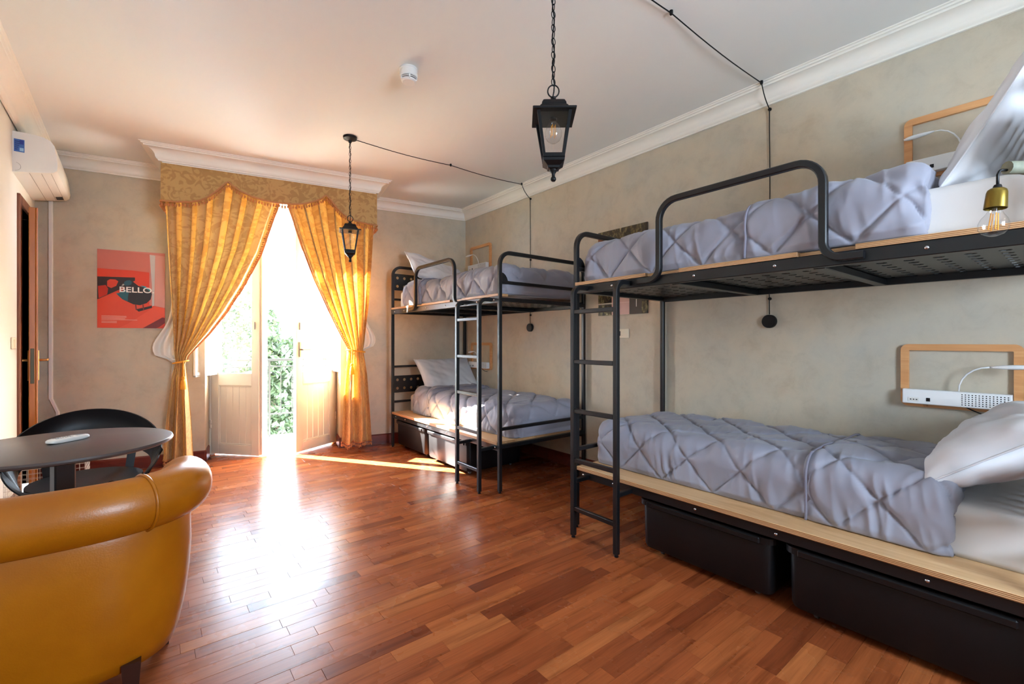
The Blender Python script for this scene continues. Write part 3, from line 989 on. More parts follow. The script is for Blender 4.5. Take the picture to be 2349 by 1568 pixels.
    # screws
    for t in (.06, .30, .82, 1.20, 1.70, 1.94):
        for x_, z_ in ((BX - .0152, 1.530), (BX - .0025, .350)):
            mb = MB(); lathe(mb, [(0, .005), (.004, .0045), (.007, .002), (.0075, 0)], 0, 0, 10, T=lambda a, b_, c_, x_=x_, z_=z_, t=t: (x_ - c_, Y(t) + a, z_ + b_))
            mb.build('screw', M['metal'], root, True)
    return Y
YN = bunk(2.047, -1, 'black steel bunk bed nearest the camera, cut by the right edge of the photo', 'black steel bunk beds along the right wall')
YF = bunk(2.874, 1, 'black steel bunk bed in the far corner, standing beyond the nearer one', 'black steel bunk beds along the right wall')

# ------------------------------------------------------------------ bedding
def rr_section(x0, x1, z0, z1, r, counts):
    """open section: front-bottom up, over the top, down the back; returns (pts, normals, arclen)"""
    nf, nc, nt_ = counts
    P = []; N = []
    r = max(min(r, (x1 - x0) / 2 - .001, (z1 - z0) - .001), .002)
    for q in range(nf): P.append((x0, z0 + (z1 - r - z0) * q / nf)); N.append((-1, 0))
    for q in range(nc): a = q / nc * PI / 2; P.append((x0 + r - r * math.cos(a), z1 - r + r * math.sin(a))); N.append((-math.cos(a), math.sin(a)))
    for q in range(nt_): P.append((x0 + r + (x1 - x0 - 2 * r) * q / nt_, z1)); N.append((0, 1))
    for q in range(nc): a = q / nc * PI / 2; P.append((x1 - r + r * math.sin(a), z1 - r + r * math.cos(a))); N.append((math.sin(a), math.cos(a)))
    for q in range(nf + 1): P.append((x1, z1 - r + (z0 - z1 + r) * q / nf)); N.append((1, 0))
    return np.array(P), np.array(N)

def soft_block(x0, x1, t0, t1, z0, z1, r, Y, counts, nt_, end0=True, end1=True, disp=None, re=.07):
    """lofted rounded block along t. disp(arc, t, nx, nz) -> displacement array"""
    ts = []; ins = []
    ne = 8
    if end0:
        for q in range(4): ts.append(t0); ins.append(re + (min(z1 - z0, x1 - x0) * .48 - re) * (1 - q / 4))
        for q in range(ne): a = q / ne * PI / 2; ts.append(t0 + re * (1 - math.cos(a)) if False else t0 + re - re * math.cos(a)); ins.append(re - re * math.sin(a))
        a0 = t0 + re
    else:
        a0 = t0
    a1 = t1 - re if end1 else t1
    for q in range(nt_ + 1): ts.append(a0 + (a1 - a0) * q / nt_); ins.append(0)
    if end1:
        for q in range(1, ne + 1): a = q / ne * PI / 2; ts.append(t1 - re + re * math.sin(a)); ins.append(re - re * math.cos(a))
        for q in range(1, 5): ts.append(t1); ins.append(re + (min(z1 - z0, x1 - x0) * .48 - re) * q / 4)
    V = []
    run = 0.0
    prev = None
    for t, i_ in zip(ts, ins):
        if prev is not None:
            run += math.hypot(t - prev[0], i_ - prev[1])
        prev = (t, i_)
        P, N = rr_section(x0 + i_, x1 - i_, z0, z1 - i_, max(r - i_, .004), counts)
        d = np.hypot(*(np.diff(P, axis=0).T)); arc = np.concatenate([[0], np.cumsum(d)])
        Q = P.copy()
        if disp is not None:
            h = disp(arc + i_, np.full(len(arc), run), N)
            fade = np.clip((P[:, 1] - z0) / .03, 0, 1)
            Q = Q + N * (h * (.3 + .7 * fade))[:, None]
            if i_ > 0:
                tt = t + np.sign(t - (t0 + t1) / 2) * h * min(1, i_ / re) * .8
            else:
                tt = np.full(len(arc), t)
        else:
            tt = np.full(len(arc), t)
        Q[:, 1] = np.maximum(Q[:, 1], z0)
        V.append(np.stack([Q[:, 0], Y(tt), Q[:, 1]], 1))
    ns, npt = len(V), len(V[0])
    V = np.concatenate(V)
    F = grid_faces(ns, npt)
    F.append(tuple(range(npt))); F.append(tuple((ns - 1) * npt + q for q in range(npt))[::-1])
    # underside
    for i in range(ns - 1):
        F.append((i * npt, i * npt + npt - 1, (i + 1) * npt + npt - 1, (i + 1) * npt))
    return V, F

def quilt(seed, P=.30, A=.015, wr=.013, lump=.013, shift=0.0):
    def f(a, b, N):
        b = b + shift
        p1 = (a + b) / P; p2 = (a - b) / P
        d1 = np.abs(p1 - np.round(p1)) * P / 1.414; d2 = np.abs(p2 - np.round(p2)) * P / 1.414
        d = np.minimum(d1, d2)
        puff = A * (1 - np.exp(-d / .030)) * 1.25 - .0065 * np.exp(-(d / .0065) ** 2)
        side = np.clip(1 - np.abs(N[:, 1]) * .6, 0, 1)
        rid = lambda v: 1 - 2 * np.abs(v)
        w = rid(vnoise(b * 13 + 1.8 * vnoise(a * 5, b * 3, seed + 3), a * 3.5, seed)) * .6 + rid(vnoise(b * 26 + a * 5, a * 7, seed + 1)) * .35
        w2 = (rid(vnoise(b * 7 + a * 3, a * 12, seed + 5)) * .55 + vnoise(b * 15, a * 11, seed + 6) * .3) * (1 - side)
        near = .35 + .65 * np.exp(-d / .05)
        l = vnoise(a * 4.2, b * 3.6, seed + 2)
        return puff + wr * (w * (.35 + .65 * side) + w2) * near * 1.5 + lump * l
    return f

def bedding(tagname, Y, zb, x0, x1, where, seed, fold_from, cover_end, hi, sink=0.0):
    """mattress + quilt on one deck. t from the foot"""
    # mattress
    mt = soft_block(x0 + .012, x1, .045, 1.975, zb, zb + .185, .035, Y, (8, 5, 16), 40, disp=lambda a, b, N: .003 * vnoise(a * 6, b * 5, seed + 9) + .002 * vnoise(a * 20, b * 9, seed + 4), re=.03)
    m = obj('mattress', *mt, M['sheet'], None, True)
    tag(m, 'mattress in a white sheet ' + where, 'mattress', 'mattresses in white sheets')
    q = quilt(seed)
    cn = (26, 18, 80) if hi else (22, 14, 64)
    n1 = 230 if hi else 210
    ztop = zb + .262 - sink
    bd = soft_block(x0 - .022, x1 + .0, .022, fold_from + .03, zb + .002, ztop, .105, Y, cn, n1, disp=q, re=.075)
    root = empty('duvet', (x0 + .4, Y(.8), zb), 'grey diamond-quilted duvet ' + where, 'duvet', 'grey quilted duvets')
    obj('cover', *bd, M['duvet'], root, True)
    q2 = quilt(seed + 20, shift=.07)
    fd = soft_block(x0 - .040, x1 + .004, fold_from, cover_end, zb + .004, ztop + .022, .10, Y, cn, 90 if hi else 80, disp=q2, re=.035)
    obj('turned_down_fold', *fd, M['duvet'], root, True)
    # piping along the fold edge
    P, N = rr_section(x0 - .045, x1 + .004, zb + .006, ztop + .026, .10, (10, 10, 24))
    hh = q2(np.linspace(0, 1.5, len(P)), np.full(len(P), .08), N)
    P = P + N * (hh * .6)[:, None]
    mb = MB()
    sweep(mb, [(p[0], Y(fold_from + .006), p[1]) for p in P], circ(.0055, 6), up=(0, 1, 0))
    obj('piping', np.concatenate(mb.v), mb.f, M['duvet_edge'], root, True)
bedding('n_lo', YN, .401, 2.335, 3.105, 'on the lower bunk nearest the camera', 1, 1.27, 1.73, True)
bedding('n_up', YN, 1.578, 2.215, 3.105, 'on the upper bunk nearest the camera', 2, 1.06, 1.675, True, .02)
bedding('f_lo', YF, .401, 2.335, 3.105, 'on the sunlit lower bunk in the far corner', 3, 1.44, 1.80, False, .01)
bedding('f_up', YF, 1.578, 2.215, 3.105, 'on the upper bunk in the far corner', 4, 1.38, 1.78, False, .02)

def pillow(center, ax_w, ax_h, w, h, th, seed, label, hi=True):
    """ax_w, ax_h: unit vectors of the pillow's width and height"""
    aw = np.array(ax_w, float); aw /= np.linalg.norm(aw)
    ah = np.array(ax_h, float); ah -= aw * (ah @ aw); ah /= np.linalg.norm(ah)
    an = np.cross(aw, ah)
    n = 64 if hi else 44
    g = np.linspace(-1, 1, n)
    gx, gy = np.meshgrid(g, g, indexing='ij')
    e = np.clip((1 - np.abs(gx) ** 2.6) * (1 - np.abs(gy) ** 2.6), 0, 1) ** .42
    # the outline bellies in between pointed corners
    sx = 1 - .06 * (1 - gy ** 2) * np.abs(gx) ** 3
    sy = 1 - .07 * (1 - gx ** 2) * np.abs(gy) ** 3
    V = []
    for sgn in (1, -1):
        wr = .012 * vnoise(gx * 2.2 + gy * 1.6, gy * 2 - gx, seed + (3 if sgn > 0 else 6)) + .007 * vnoise(gx * 7 + gy * 4, gy * 2.5 - gx * 2, seed + (1 if sgn > 0 else 8))
        # creases running in from the corners
        cr = -.010 * np.exp(-((np.abs(gx) - np.abs(gy)) / .10) ** 2) * np.clip(np.abs(gx * gy) * 1.8, 0, 1)
        z = sgn * th * e + (wr + cr) * np.minimum(1, e * 1.6)
        P = np.array(center) + (gx * sx * w / 2)[..., None] * aw + (gy * sy * h / 2)[..., None] * ah + z[..., None] * an
        V.append(P.reshape(-1, 3))
    F = grid_faces(n, n)
    F2 = [tuple(i + n * n for i in f[::-1]) for f in F]
    V = np.concatenate(V)
    ring = [i * n for i in range(n)] + [(n - 1) * n + j for j in range(1, n)] + [i * n + n - 1 for i in range(n - 2, -1, -1)] + [j for j in range(n - 2, 0, -1)]
    F3 = [(ring[k], ring[(k + 1) % len(ring)], ring[(k + 1) % len(ring)] + n * n, ring[k] + n * n) for k in range(len(ring))]
    root = empty('pillow', (center[0], center[1], V[:, 2].min()), label, 'pillow', 'white pillows')
    obj('pillowcase', V, F + F2 + F3, M['pillow'], root, True)
    mb = MB()
    edge = [tuple(V[r]) for r in ring]
    sweep(mb, edge, circ(.0035, 5), closed=True)
    obj('seam', np.concatenate(mb.v), mb.f, M['pillow'], root, True)
pillow((2.69, .215, .785), (1, .03, 0), (0, -.80, .60), .72, .44, .112, 11, 'puffed white pillow leaning on the lower bunk nearest the camera')
pillow((2.66, .205, 1.985), (1, .0, .02), (0, -.50, .86), .80, .50, .070, 12, 'white pillow leaning on the upper bunk nearest the camera')
pillow((2.74, 4.66, .805), (1, 0, 0), (0, .62, .72), .72, .48, .075, 13, 'white pillow propped on the lower bunk in the far corner', False)
pillow((2.60, 4.62, 1.985), (1, .0, -.22), (-.05, .75, .62), .76, .50, .075, 14, 'tilted white pillow on the upper bunk in the far corner', False)

# ------------------------------------------------------------------ storage boxes on castors
def storage_box(Y, t0, t1, label, depth=.62):
    xf = 2.188
    ya, yb = min(Y(t0), Y(t1)), max(Y(t0), Y(t1))
    root = empty('storage_box', (xf + depth / 2, (ya + yb) / 2, 0), label, 'box', 'black rolling boxes under the bunks')
    z0, z1 = .036, .300
    # tub with rounded corners, tapering down
    def ring(ins, z, r=.035, n=5):
        x0_, x1_, y0_, y1_ = xf + ins, xf + depth - ins, ya + ins, yb - ins
        pts = []
        for cx_, cy_, a0 in ((x1_ - r, y1_ - r, 0), (x0_ + r, y1_ - r, PI / 2), (x0_ + r, y0_ + r, PI), (x1_ - r, y0_ + r, 1.5 * PI)):
            for q in range(n + 1):
                a = a0 + q / n * PI / 2
                pts.append((cx_ + r * math.cos(a), cy_ + r * math.sin(a), z))
        return pts
    levels = [ring(.026, z0), ring(.012, z0 + .006), ring(.006, z0 + .022), ring(.002, z1 - .03), ring(.008, z1), ring(.014, z1), ring(.024, z0 + .05), ring(.05, z0 + .02)]
    m_ = len(levels[0])
    V = [p for l in levels for p in l]
    F = []
    for i in range(len(levels) - 1):
        for q in range(m_): F.append((i * m_ + q, i * m_ + (q + 1) % m_, (i + 1) * m_ + (q + 1) % m_, (i + 1) * m_ + q))
    F.append(tuple(range(m_))[::-1]); F.append(tuple((len(levels) - 1) * m_ + q for q in range(m_)))
    obj('tub', V, F, M['blackp'], root, True, 40)
    # rim
    mb = MB(); sweep(mb, ring(-.004, z1 + .002, .04), [(-.010, -.022), (.004, -.022), (.004, .006), (-.010, .006)], up=(0, 0, 1), closed=True)
    mb.build('rim', M['blackp'], root)
    MB().box(xf - .022, xf + .004, ya + .045, yb - .045, z1 - .024, z1 + .006, bev=.005).build('handle_lip', M['blackp'], root)
    for x_ in (xf + .075, xf + depth - .08):
        for y_ in (ya + .09, yb - .09):
            mb = MB(); lathe(mb, [(0, -.009), (.013, -.009), (.0155, -.006), (.0155, .006), (.013, .009), (0, .009)], 0, 0, 12, T=lambda a, b_, c_, x_=x_, y_=y_: (x_ + a, y_ + c_, .0165 + b_))
            mb.box(x_ - .009, x_ + .009, y_ - .014, y_ + .014, .028, .05)
            mb.build('castor', simple('grey_castor', srgb(92, 92, 94), .5) if 'grey_castor' not in bpy.data.materials else bpy.data.materials['grey_castor'], root)
storage_box(YN, .478, 1.170, 'black plastic rolling box under the near bunk, beside its ladder')
storage_box(YN, 1.235, 1.96, 'black plastic rolling box under the near bunk, below the pillow end')
storage_box(YF, 1.30, 1.985, 'black plastic rolling box under the far bunk, next to the far wall', .62)
storage_box(YF, .50, 1.255, 'sunlit plastic rolling box under the far bunk, behind its ladder', .62)

# ------------------------------------------------------------------ wall reading shelves
def reading_shelf(yc, zc, flip, label, where_lamp):
    """wooden frame on the right wall with a white socket box and a bendy lamp; flip: +1 = sockets at larger y"""
    w, h = .44, .325
    root = empty('reading_light', (XR, yc, zc - h / 2), label, 'reading light', 'wooden framed reading lights on the right wall')
    y0, y1, z0, z1 = yc - w / 2, yc + w / 2, zc - h / 2, zc + h / 2
    r = .035
    def rring(ins, rr, n=6):
        pts = []
        for cy_, cz_, a0 in ((y1 - ins - rr, z1 - ins - rr, 0), (y0 + ins + rr, z1 - ins - rr, PI / 2), (y0 + ins + rr, z0 + ins + rr, PI), (y1 - ins - rr, z0 + ins + rr, 1.5 * PI)):
            for q in range(n + 1):
                a = a0 + q / n * PI / 2
                pts.append((cy_ + rr * math.cos(a), cz_ + rr * math.sin(a)))
        return pts
    A = rring(0, .032); B = rring(.033, .003)
    V = []
    for x_ in (XR - .001, XR - .020):
        V += [(x_, p[0], p[1]) for p in A]
        V += [(x_, p[0], p[1]) for p in B]
    n = len(A)
    F = []
    for q in range(n):
        q2 = (q + 1) % n
        F += [(2 * n + q, 2 * n + q2, 3 * n + q2, 3 * n + q), (q, q2, 2 * n + q2, 2 * n + q), (n + q2, n + q, 3 * n + q, 3 * n + q2), (q2, q, n + q, n + q2)]
    obj('wooden_frame', V, F, M['oak'], root)
    # socket box
    bx0 = XR - .062
    ya, yb = yc - .185, yc + .205
    if flip < 0: ya, yb = yc - .205, yc + .185
    bz0, bz1 = z0 + .018, z0 + .092
    box = MB().box(bx0, XR - .019, ya, yb, bz0, bz1, bev=.003).build('socket_box', M['white'], root)
    e = yb if flip > 0 else ya
    sgn = -1 if flip > 0 else 1
    MB().box(bx0 - .0015, bx0 + .002, e + sgn * .022, e + sgn * .066, bz0 + .012, bz0 + .032, bev=.0008).build('socket', M['whitep'], box)
    for q in range(3):
        MB().box(bx0 - .0022, bx0 + .001, e + sgn * (.031 + q * .0115), e + sgn * (.037 + q * .0115), bz0 + .0195, bz0 + .0245).build('slot', M['blackp'], box)
    MB().box(bx0 - .002, bx0 + .002, e + sgn * .094, e + sgn * .109, bz0 + .016, bz0 + .034, bev=.0008).build('usb_port', M['blackp'], box)
    # speaker holes
    mb = MB()
    for i in range(14):
        for j in range(6):
            yy = e + sgn * (.225 + i * .0118); zz = bz0 + .012 + j * .0098
            a = [(bx0 - .0006, yy + .0028 * math.cos(k_ * PI / 3), zz + .0028 * math.sin(k_ * PI / 3)) for k_ in range(6)]
            mb.add(a, [tuple(range(6))])
    o = mb.build('grille_holes', M['blackp'], box); o['kind'] = 'stuff'
    for q in (.10, .34):
        mb = MB(); lathe(mb, [(0, .008), (.006, .007), (.0085, .003), (.009, 0)], 0, 0, 12, T=lambda a, b_, c_, q=q: (XR - .020 - c_, y0 + q + a, z0 + .010 + b_))
        mb.build('peg', M['oak'], root, True)
    # bendy lamp
    py = e + sgn * .21
    L = where_lamp
    pts = [(XR - .04, py, bz1 - .002)] + [(XR - .04 - L[0] * math.sin(q * PI / 2 / 6) * .6, py + sgn * L[1] * (1 - math.cos(q * PI / 2 / 6)), bz1 + .125 * math.sin(q * PI / 2 / 6)) for q in range(1, 7)]
    end = np.array(pts[-1])
    mb = MB(); sweep(mb, pts, circ(.0036, 6)); mb.build('bendy_stem', M['white'], root, True)
    tip = end + np.array([-.02, sgn * L[1] * 1.15, .006 if L[1] > 0 else -.012])
    mb = MB()
    ts = np.linspace(0, 1, 8)
    sweep(mb, [end + (tip - end) * t for t in ts], circ(.011, 8), scale=[.35, .6, .8, .95, 1, 1, .9, .45])
    mb.build('lamp_head', M['white'], root, True)
    # black lead below
    mb = MB()
    ys = np.linspace(0, 1, 9)
    sweep(mb, [(XR - .028, py - .02 + sgn * (.005 + .12 * t), bz0 - .002 - .035 * math.sin(t * PI * .62)) for t in ys], circ(.003, 5))
    mb.build('lead', M['blackp'], root, True)
reading_shelf(.392, 1.022, 1, 'oak framed reading light on the wall over the near lower pillow', (.05, .11))
reading_shelf(.378, 2.205, 1, 'oak framed reading light on the wall behind the near upper pillow', (.03, -.10))
reading_shelf(4.560, 1.020, 1, 'oak framed reading light beside the far lower pillow', (.05, -.08))
reading_shelf(4.575, 2.205, 1, 'oak framed reading light beside the far upper pillow', (.04, -.10))

# ------------------------------------------------------------------ lanterns
def lantern(cx, cy, rot, ztop, label):
    root = empty('hanging_lantern', (cx, cy, ztop - .31), label, 'lantern', 'black lanterns on chains')
    ca, sa = math.cos(rot), math.sin(rot)
    def T(a, b_, z): return (cx + a * ca - b_ * sa, cy + a * sa + b_ * ca, z)
    def sqring(h, z, ch=0.0):
        return [T(h, h, z), T(-h, h, z), T(-h, -h, z), T(h, -h, z)]
    def loft(levels, name, mat, cap0=True, cap1=True, smooth=False):
        V = [p for l in levels for p in l]; n = len(levels[0]); F = []
        for i in range(len(levels) - 1):
            for q in range(n): F.append((i * n + q, i * n + (q + 1) % n, (i + 1) * n + (q + 1) % n, (i + 1) * n + q))
        if cap0: F.append(tuple(range(n))[::-1])
        if cap1: F.append(tuple((len(levels) - 1) * n + q for q in range(n)))
        return obj(name, V, F, mat, root, smooth)
    z = ztop
    loft([sqring(.081, z - .058), sqring(.082, z - .052), sqring(.079, z - .049), sqring(.060, z - .046), sqring(.052, z - .032), sqring(.047, z - .026), sqring(.046, z - .018), sqring(.040, z - .006), sqring(.034, z - .002), sqring(.012, z)], 'roof', M['lantern'])
    # body: four corner bars, top and bottom rings
    zt_, zb_ = z - .058, z - .222
    ht, hb = .060, .036
    for sx in (-1, 1):
        for sy in (-1, 1):
            mb = MB()
            mb.hexa([T(sx * hb - .005, sy * hb - .005, zb_), T(sx * hb + .005, sy * hb - .005, zb_), T(sx * hb + .005, sy * hb + .005, zb_), T(sx * hb - .005, sy * hb + .005, zb_),
                     T(sx * ht - .006, sy * ht - .006, zt_), T(sx * ht + .006, sy * ht - .006, zt_), T(sx * ht + .006, sy * ht + .006, zt_), T(sx * ht - .006, sy * ht + .006, zt_)])
            mb.build('corner_bar', M['lantern'], root)
    for k_ in range(4):
        a = k_ * PI / 2
        def R(p, a=a): return (p[0] * math.cos(a) - p[1] * math.sin(a), p[0] * math.sin(a) + p[1] * math.cos(a))
        q = [R((-ht + .005, ht)), R((ht - .005, ht)), R((hb - .004, hb)), R((-hb + .004, hb))]
        obj('pane', [T(*q[0], zt_), T(*q[1], zt_), T(*q[2], zb_), T(*q[3], zb_)], [(0, 1, 2, 3)], M['lantern_glass'], root)
        # sill bar
        mb = MB()
        l0, l1 = R((-hb, hb)), R((hb, hb))
        sweep(mb, [T(*l0, zb_ + .006), T(*l1, zb_ + .006)], sq(.012, .014)); mb.build('sill_bar', M['lantern'], root)
    loft([sqring(.014, z - .262), sqring(.022, z - .258), sqring(.024, z - .250), sqring(.032, z - .243), sqring(.040, z - .236), sqring(.041, z - .226), sqring(.038, z - .222)], 'base', M['lantern'])
    mb = MB(); lathe(mb, [(0, z - .306), (.007, z - .305), (.011, z - .299), (.010, z - .292), (.006, z - .286), (.007, z - .276), (.014, z - .266), (.018, z - .260), (0, z - .258)], cx, cy, 14); mb.build('finial', M['lantern'], root, True)
    # bulb hanging under the roof
    bt = z - .060
    mb = MB(); lathe(mb, [(0, bt), (.014, bt), (.0145, bt - .008), (.012, bt - .010), (0, bt - .010)], cx, cy, 14); sck = mb.build('lamp_socket', M['blackp'], root, True, 40)
    mb = MB(); lathe(mb, [(.013, bt - .008), (.016, bt - .018), (.026, bt - .034), (.033, bt - .054), (.032, bt - .070), (.025, bt - .086), (.012, bt - .095), (0, bt - .097)], cx, cy, 18); bl = mb.build('bulb', M['bulb'], root, True)
    mb = MB()
    for q in range(4):
        a = q * PI / 2 + .4
        sweep(mb, [(cx + .008 * math.cos(a), cy + .008 * math.sin(a), bt - .026), (cx + .011 * math.cos(a), cy + .011 * math.sin(a), bt - .072)], circ(.0013, 5))
    mb.build('filament', M['filament'], bl)
    # cap knob, ring, chain, rose
    mb = MB(); lathe(mb, [(.022, z - .004), (.022, z + .004), (.014, z + .010), (.010, z + .016), (.011, z + .022), (0, z + .024)], cx, cy, 14); mb.build('cap', M['lantern'], root, True, 40)
    rc = z + .046
    ringp = [(cx + .022 * math.cos(a) * ca, cy + .022 * math.cos(a) * sa, rc + .024 * math.sin(a)) for a in np.linspace(0, 2 * PI, 22)[:-1]]
    mb = MB(); sweep(mb, ringp, circ(.0028, 6), closed=True); mb.build('ring', M['lantern'], root, True)
    zc0 = rc + .022
    pitch = .0262
    nl = int((ZC - .045 - zc0) / pitch)
    pitch = (ZC - .045 - zc0) / nl
    first = {}
    for i in range(nl):
        ph = i % 2
        if ph not in first:
            dx, dy = (math.cos(rot + .5), math.sin(rot + .5)) if ph == 0 else (-math.sin(rot + .5), math.cos(rot + .5))
            zc_ = zc0 + (i + .5) * pitch
            lp = [(cx + .0085 * math.cos(a) * dx, cy + .0085 * math.cos(a) * dy, zc_ + (pitch * .5 + .0015) * math.sin(a)) for a in np.linspace(0, 2 * PI, 13)[:-1]]
            mb = MB(); sweep(mb, lp, circ(.0018, 5), closed=True)
            first[ph] = (mb.build('chain_link', M['lantern'], root, True), i)
        else:
            src, i0 = first[ph]
            c_ = src.copy(); COL.objects.link(c_); c_.parent = root
            c_.location = (0, 0, (i - i0) * pitch)
    mb = MB()
    zz = np.linspace(z + .02, ZC - .04, 26)
    sweep(mb, [(cx + .004 * math.sin(q * 1.3), cy + .004 * math.cos(q * 1.3), v) for q, v in enumerate(zz)], circ(.0026, 6)); mb.build('cord', M['lantern'], root, True)
    mb = MB(); lathe(mb, [(.0, ZC - .048), (.010, ZC - .048), (.013, ZC - .040), (.016, ZC - .030), (.040, ZC - .024), (.052, ZC - .018), (.054, ZC - .004), (.054, ZC - .0005)], cx, cy, 28); mb.build('ceiling_rose', M['lantern'], root, True, 40)
    return root
lantern(1.231, 1.29, -.69, 2.128, 'black lantern hanging nearest the camera at the top centre')
lantern(1.262, 3.69, -.30, 2.142, 'black lantern hanging in front of the right curtain, its ceiling rose visible')

def lamp_cable(cx, cy, yw, nmid, plug_z, label):
    root = empty('lamp_cable', (XR, yw, plug_z), label, 'cable', 'black lamp cables clipped over the ceiling')
    a = np.array([cx + .05, cy, ZC - .012]); b_ = np.array([XR - .128, yw, ZC - .014])
    pts = [a]
    nodes = [a + (b_ - a) * t for t in nmid] + [b_]
    prev = a
    for nd in nodes:
        for t in np.linspace(0, 1, 9)[1:]:
            p = prev + (nd - prev) * t; p = p.copy(); p[2] -= .014 * math.sin(t * PI)
            pts.append(p)
        prev = nd
    w1 = np.array([XR - .012, yw, 2.705])
    for t in np.linspace(0, 1, 7)[1:]:
        p = b_ + (w1 - b_) * t; p[0] -= .010 * math.sin(t * PI); p[2] -= .010 * math.sin(t * PI); pts.append(p)
    for z_ in np.linspace(2.6, plug_z + .045, 10): pts.append(np.array([XR - .010, yw + .002 * math.sin(z_ * 5), z_]))
    mb = MB(); sweep(mb, pts, circ(.0032, 6)); mb.build('cord', M['lantern'], root, True)
    for nd in nodes:
        mb = MB(); lathe(mb, [(0, nd[2] - .008), (.007, nd[2] - .008), (.009, nd[2] - .002), (.009, ZC - .0005)], nd[0], nd[1], 10); mb.build('ceiling_clip', M['lantern'], root, True, 40)
    for z_ in (2.705, 2.06, 1.475):
        mb = MB(); lathe(mb, [(0, .016), (.008, .015), (.011, .009), (.010, .0005)], 0, 0, 12, T=lambda p, q, r_, z_=z_: (XR - r_, yw + p, z_ + q)); mb.build('wall_clip', M['lantern'], root, True, 40)
    mb = MB(); lathe(mb, [(0, .030), (.040, .029), (.043, .025), (.043, .0005)], 0, 0, 28, T=lambda p, q, r_: (XR - r_, yw + p, plug_z + q)); mb.build('round_outlet', M['lantern'], root, True, 40)
lamp_cable(1.231, 1.29, 1.273, [.43], 1.328, 'black cable from the near lantern across the ceiling to a round outlet')
lamp_cable(1.262, 3.69, 3.65, [.51], 1.343, 'black cable from the far lantern across the ceiling to a round outlet')

# ------------------------------------------------------------------ smoke detector
sx_, sy_ = 1.225, 2.548
root = empty('smoke_detector', (sx_, sy_, ZC - .085), 'white round smoke detector on the ceiling', 'smoke detector')
mb = MB(); lathe(mb, [(.054, ZC - .0005), (.056, ZC - .010), (.052, ZC - .014), (.052, ZC - .030), (.0545, ZC - .032), (.0545, ZC - .052), (.050, ZC - .056), (0, ZC - .056)], sx_, sy_, 32); mb.build('base', M['whitep'], root, True, 30)
mb = MB(); lathe(mb, [(.046, ZC - .056), (.043, ZC - .072), (0, ZC - .072)], sx_, sy_, 32); mb.build('vent_core', M['darkwood'], root, True, 30)
mb = MB(); lathe(mb, [(.049, ZC - .0605), (.049, ZC - .0645), (.040, ZC - .0645)], sx_, sy_, 32); mb.build('vent_ring', M['whitep'], root, True, 30)
mb = MB(); lathe(mb, [(.046, ZC - .069), (.044, ZC - .076), (.036, ZC - .082), (0, ZC - .083)], sx_, sy_, 32); mb.build('cap', M['whitep'], root, True, 30)
for q in range(5):
    a = q * 2 * PI / 5 + .3
    mb = MB(); mb.box(-.004, .004, .040, .0505, ZC - .074, ZC - .054, T=lambda x_, y_, z_, a=a: (sx_ + x_ * math.cos(a) - y_ * math.sin(a), sy_ + x_ * math.sin(a) + y_ * math.cos(a), z_)); mb.build('vent_rib', M['whitep'], root)

# ================================================================== CURTAINS
def cloth_attr(o, uv):
    at = o.data.attributes.new('cloth', 'FLOAT_VECTOR', 'POINT')
    a = np.zeros((len(uv), 3), np.float32); a[:, :2] = uv
    at.data.foreach_set('vector', a.ravel())
def fringe(parent, pts, down, drop=.045, step=.022, name='tassel_fringe'):
    """band plus a row of small tassels along a line of points; down: callable or vector giving the hanging direction"""
    P = np.asarray(pts, float)
    d = np.linalg.norm(np.diff(P, axis=0), axis=1); arc = np.concatenate([[0], np.cumsum(d)])
    mb = MB()
    sweep(mb, P, [(-.004, -.008), (.004, -.008), (.004, .006), (-.004, .006)], up=(0, 0, 1) if abs(P[0][2] - P[-1][2]) < .8 else None)
    mb.build('fringe_braid', M['trim'], parent)
    mb = MB()
    s_ = step / 2
    i = 0
    while s_ < arc[-1]:
        p = np.array([np.interp(s_, arc, P[:, k]) for k in range(3)])
        dn = np.array(down, float); dn /= np.linalg.norm(dn)
        L = drop * (.85 + .3 * random.random())
        r = step * .36
        a_ = np.array([1.0, 0, 0]); a_ -= dn * (a_ @ dn); a_ /= np.linalg.norm(a_); b_ = np.cross(dn, a_)
        V = []
        for q, (rr, l) in enumerate(((.25, .15), (.28, .42), (1.0, .60), (1.0, .75), (.55, 1.0))):
            for k_ in range(5):
                an = k_ * 2 * PI / 5
                V.append(p + dn * (L * l) + (a_ * math.cos(an) + b_ * math.sin(an)) * r * rr)
        F = []
        for q in range(4):
            for k_ in range(5): F.append((q * 5 + k_, q * 5 + (k_ + 1) % 5, (q + 1) * 5 + (k_ + 1) % 5, (q + 1) * 5 + k_))
        F.append((20, 21, 22, 23, 24))
        mb.add(V, F)
        s_ += step; i += 1
    o = mb.build(name, M['trim'], parent); o['kind'] = 'stuff'

# ---- pelmet
pk = [(1.225, 2.395), (1.34, 2.398), (1.455, 2.425), (1.52, 2.47), (1.60, 2.56), (1.657, 2.632), (1.73, 2.58), (1.86, 2.527), (2.0, 2.505), (2.128, 2.500), (2.256, 2.505), (2.396, 2.545), (2.477, 2.640), (2.55, 2.575), (2.65, 2.475), (2.74, 2.435), (2.85, 2.415), (3.031, 2.395)]
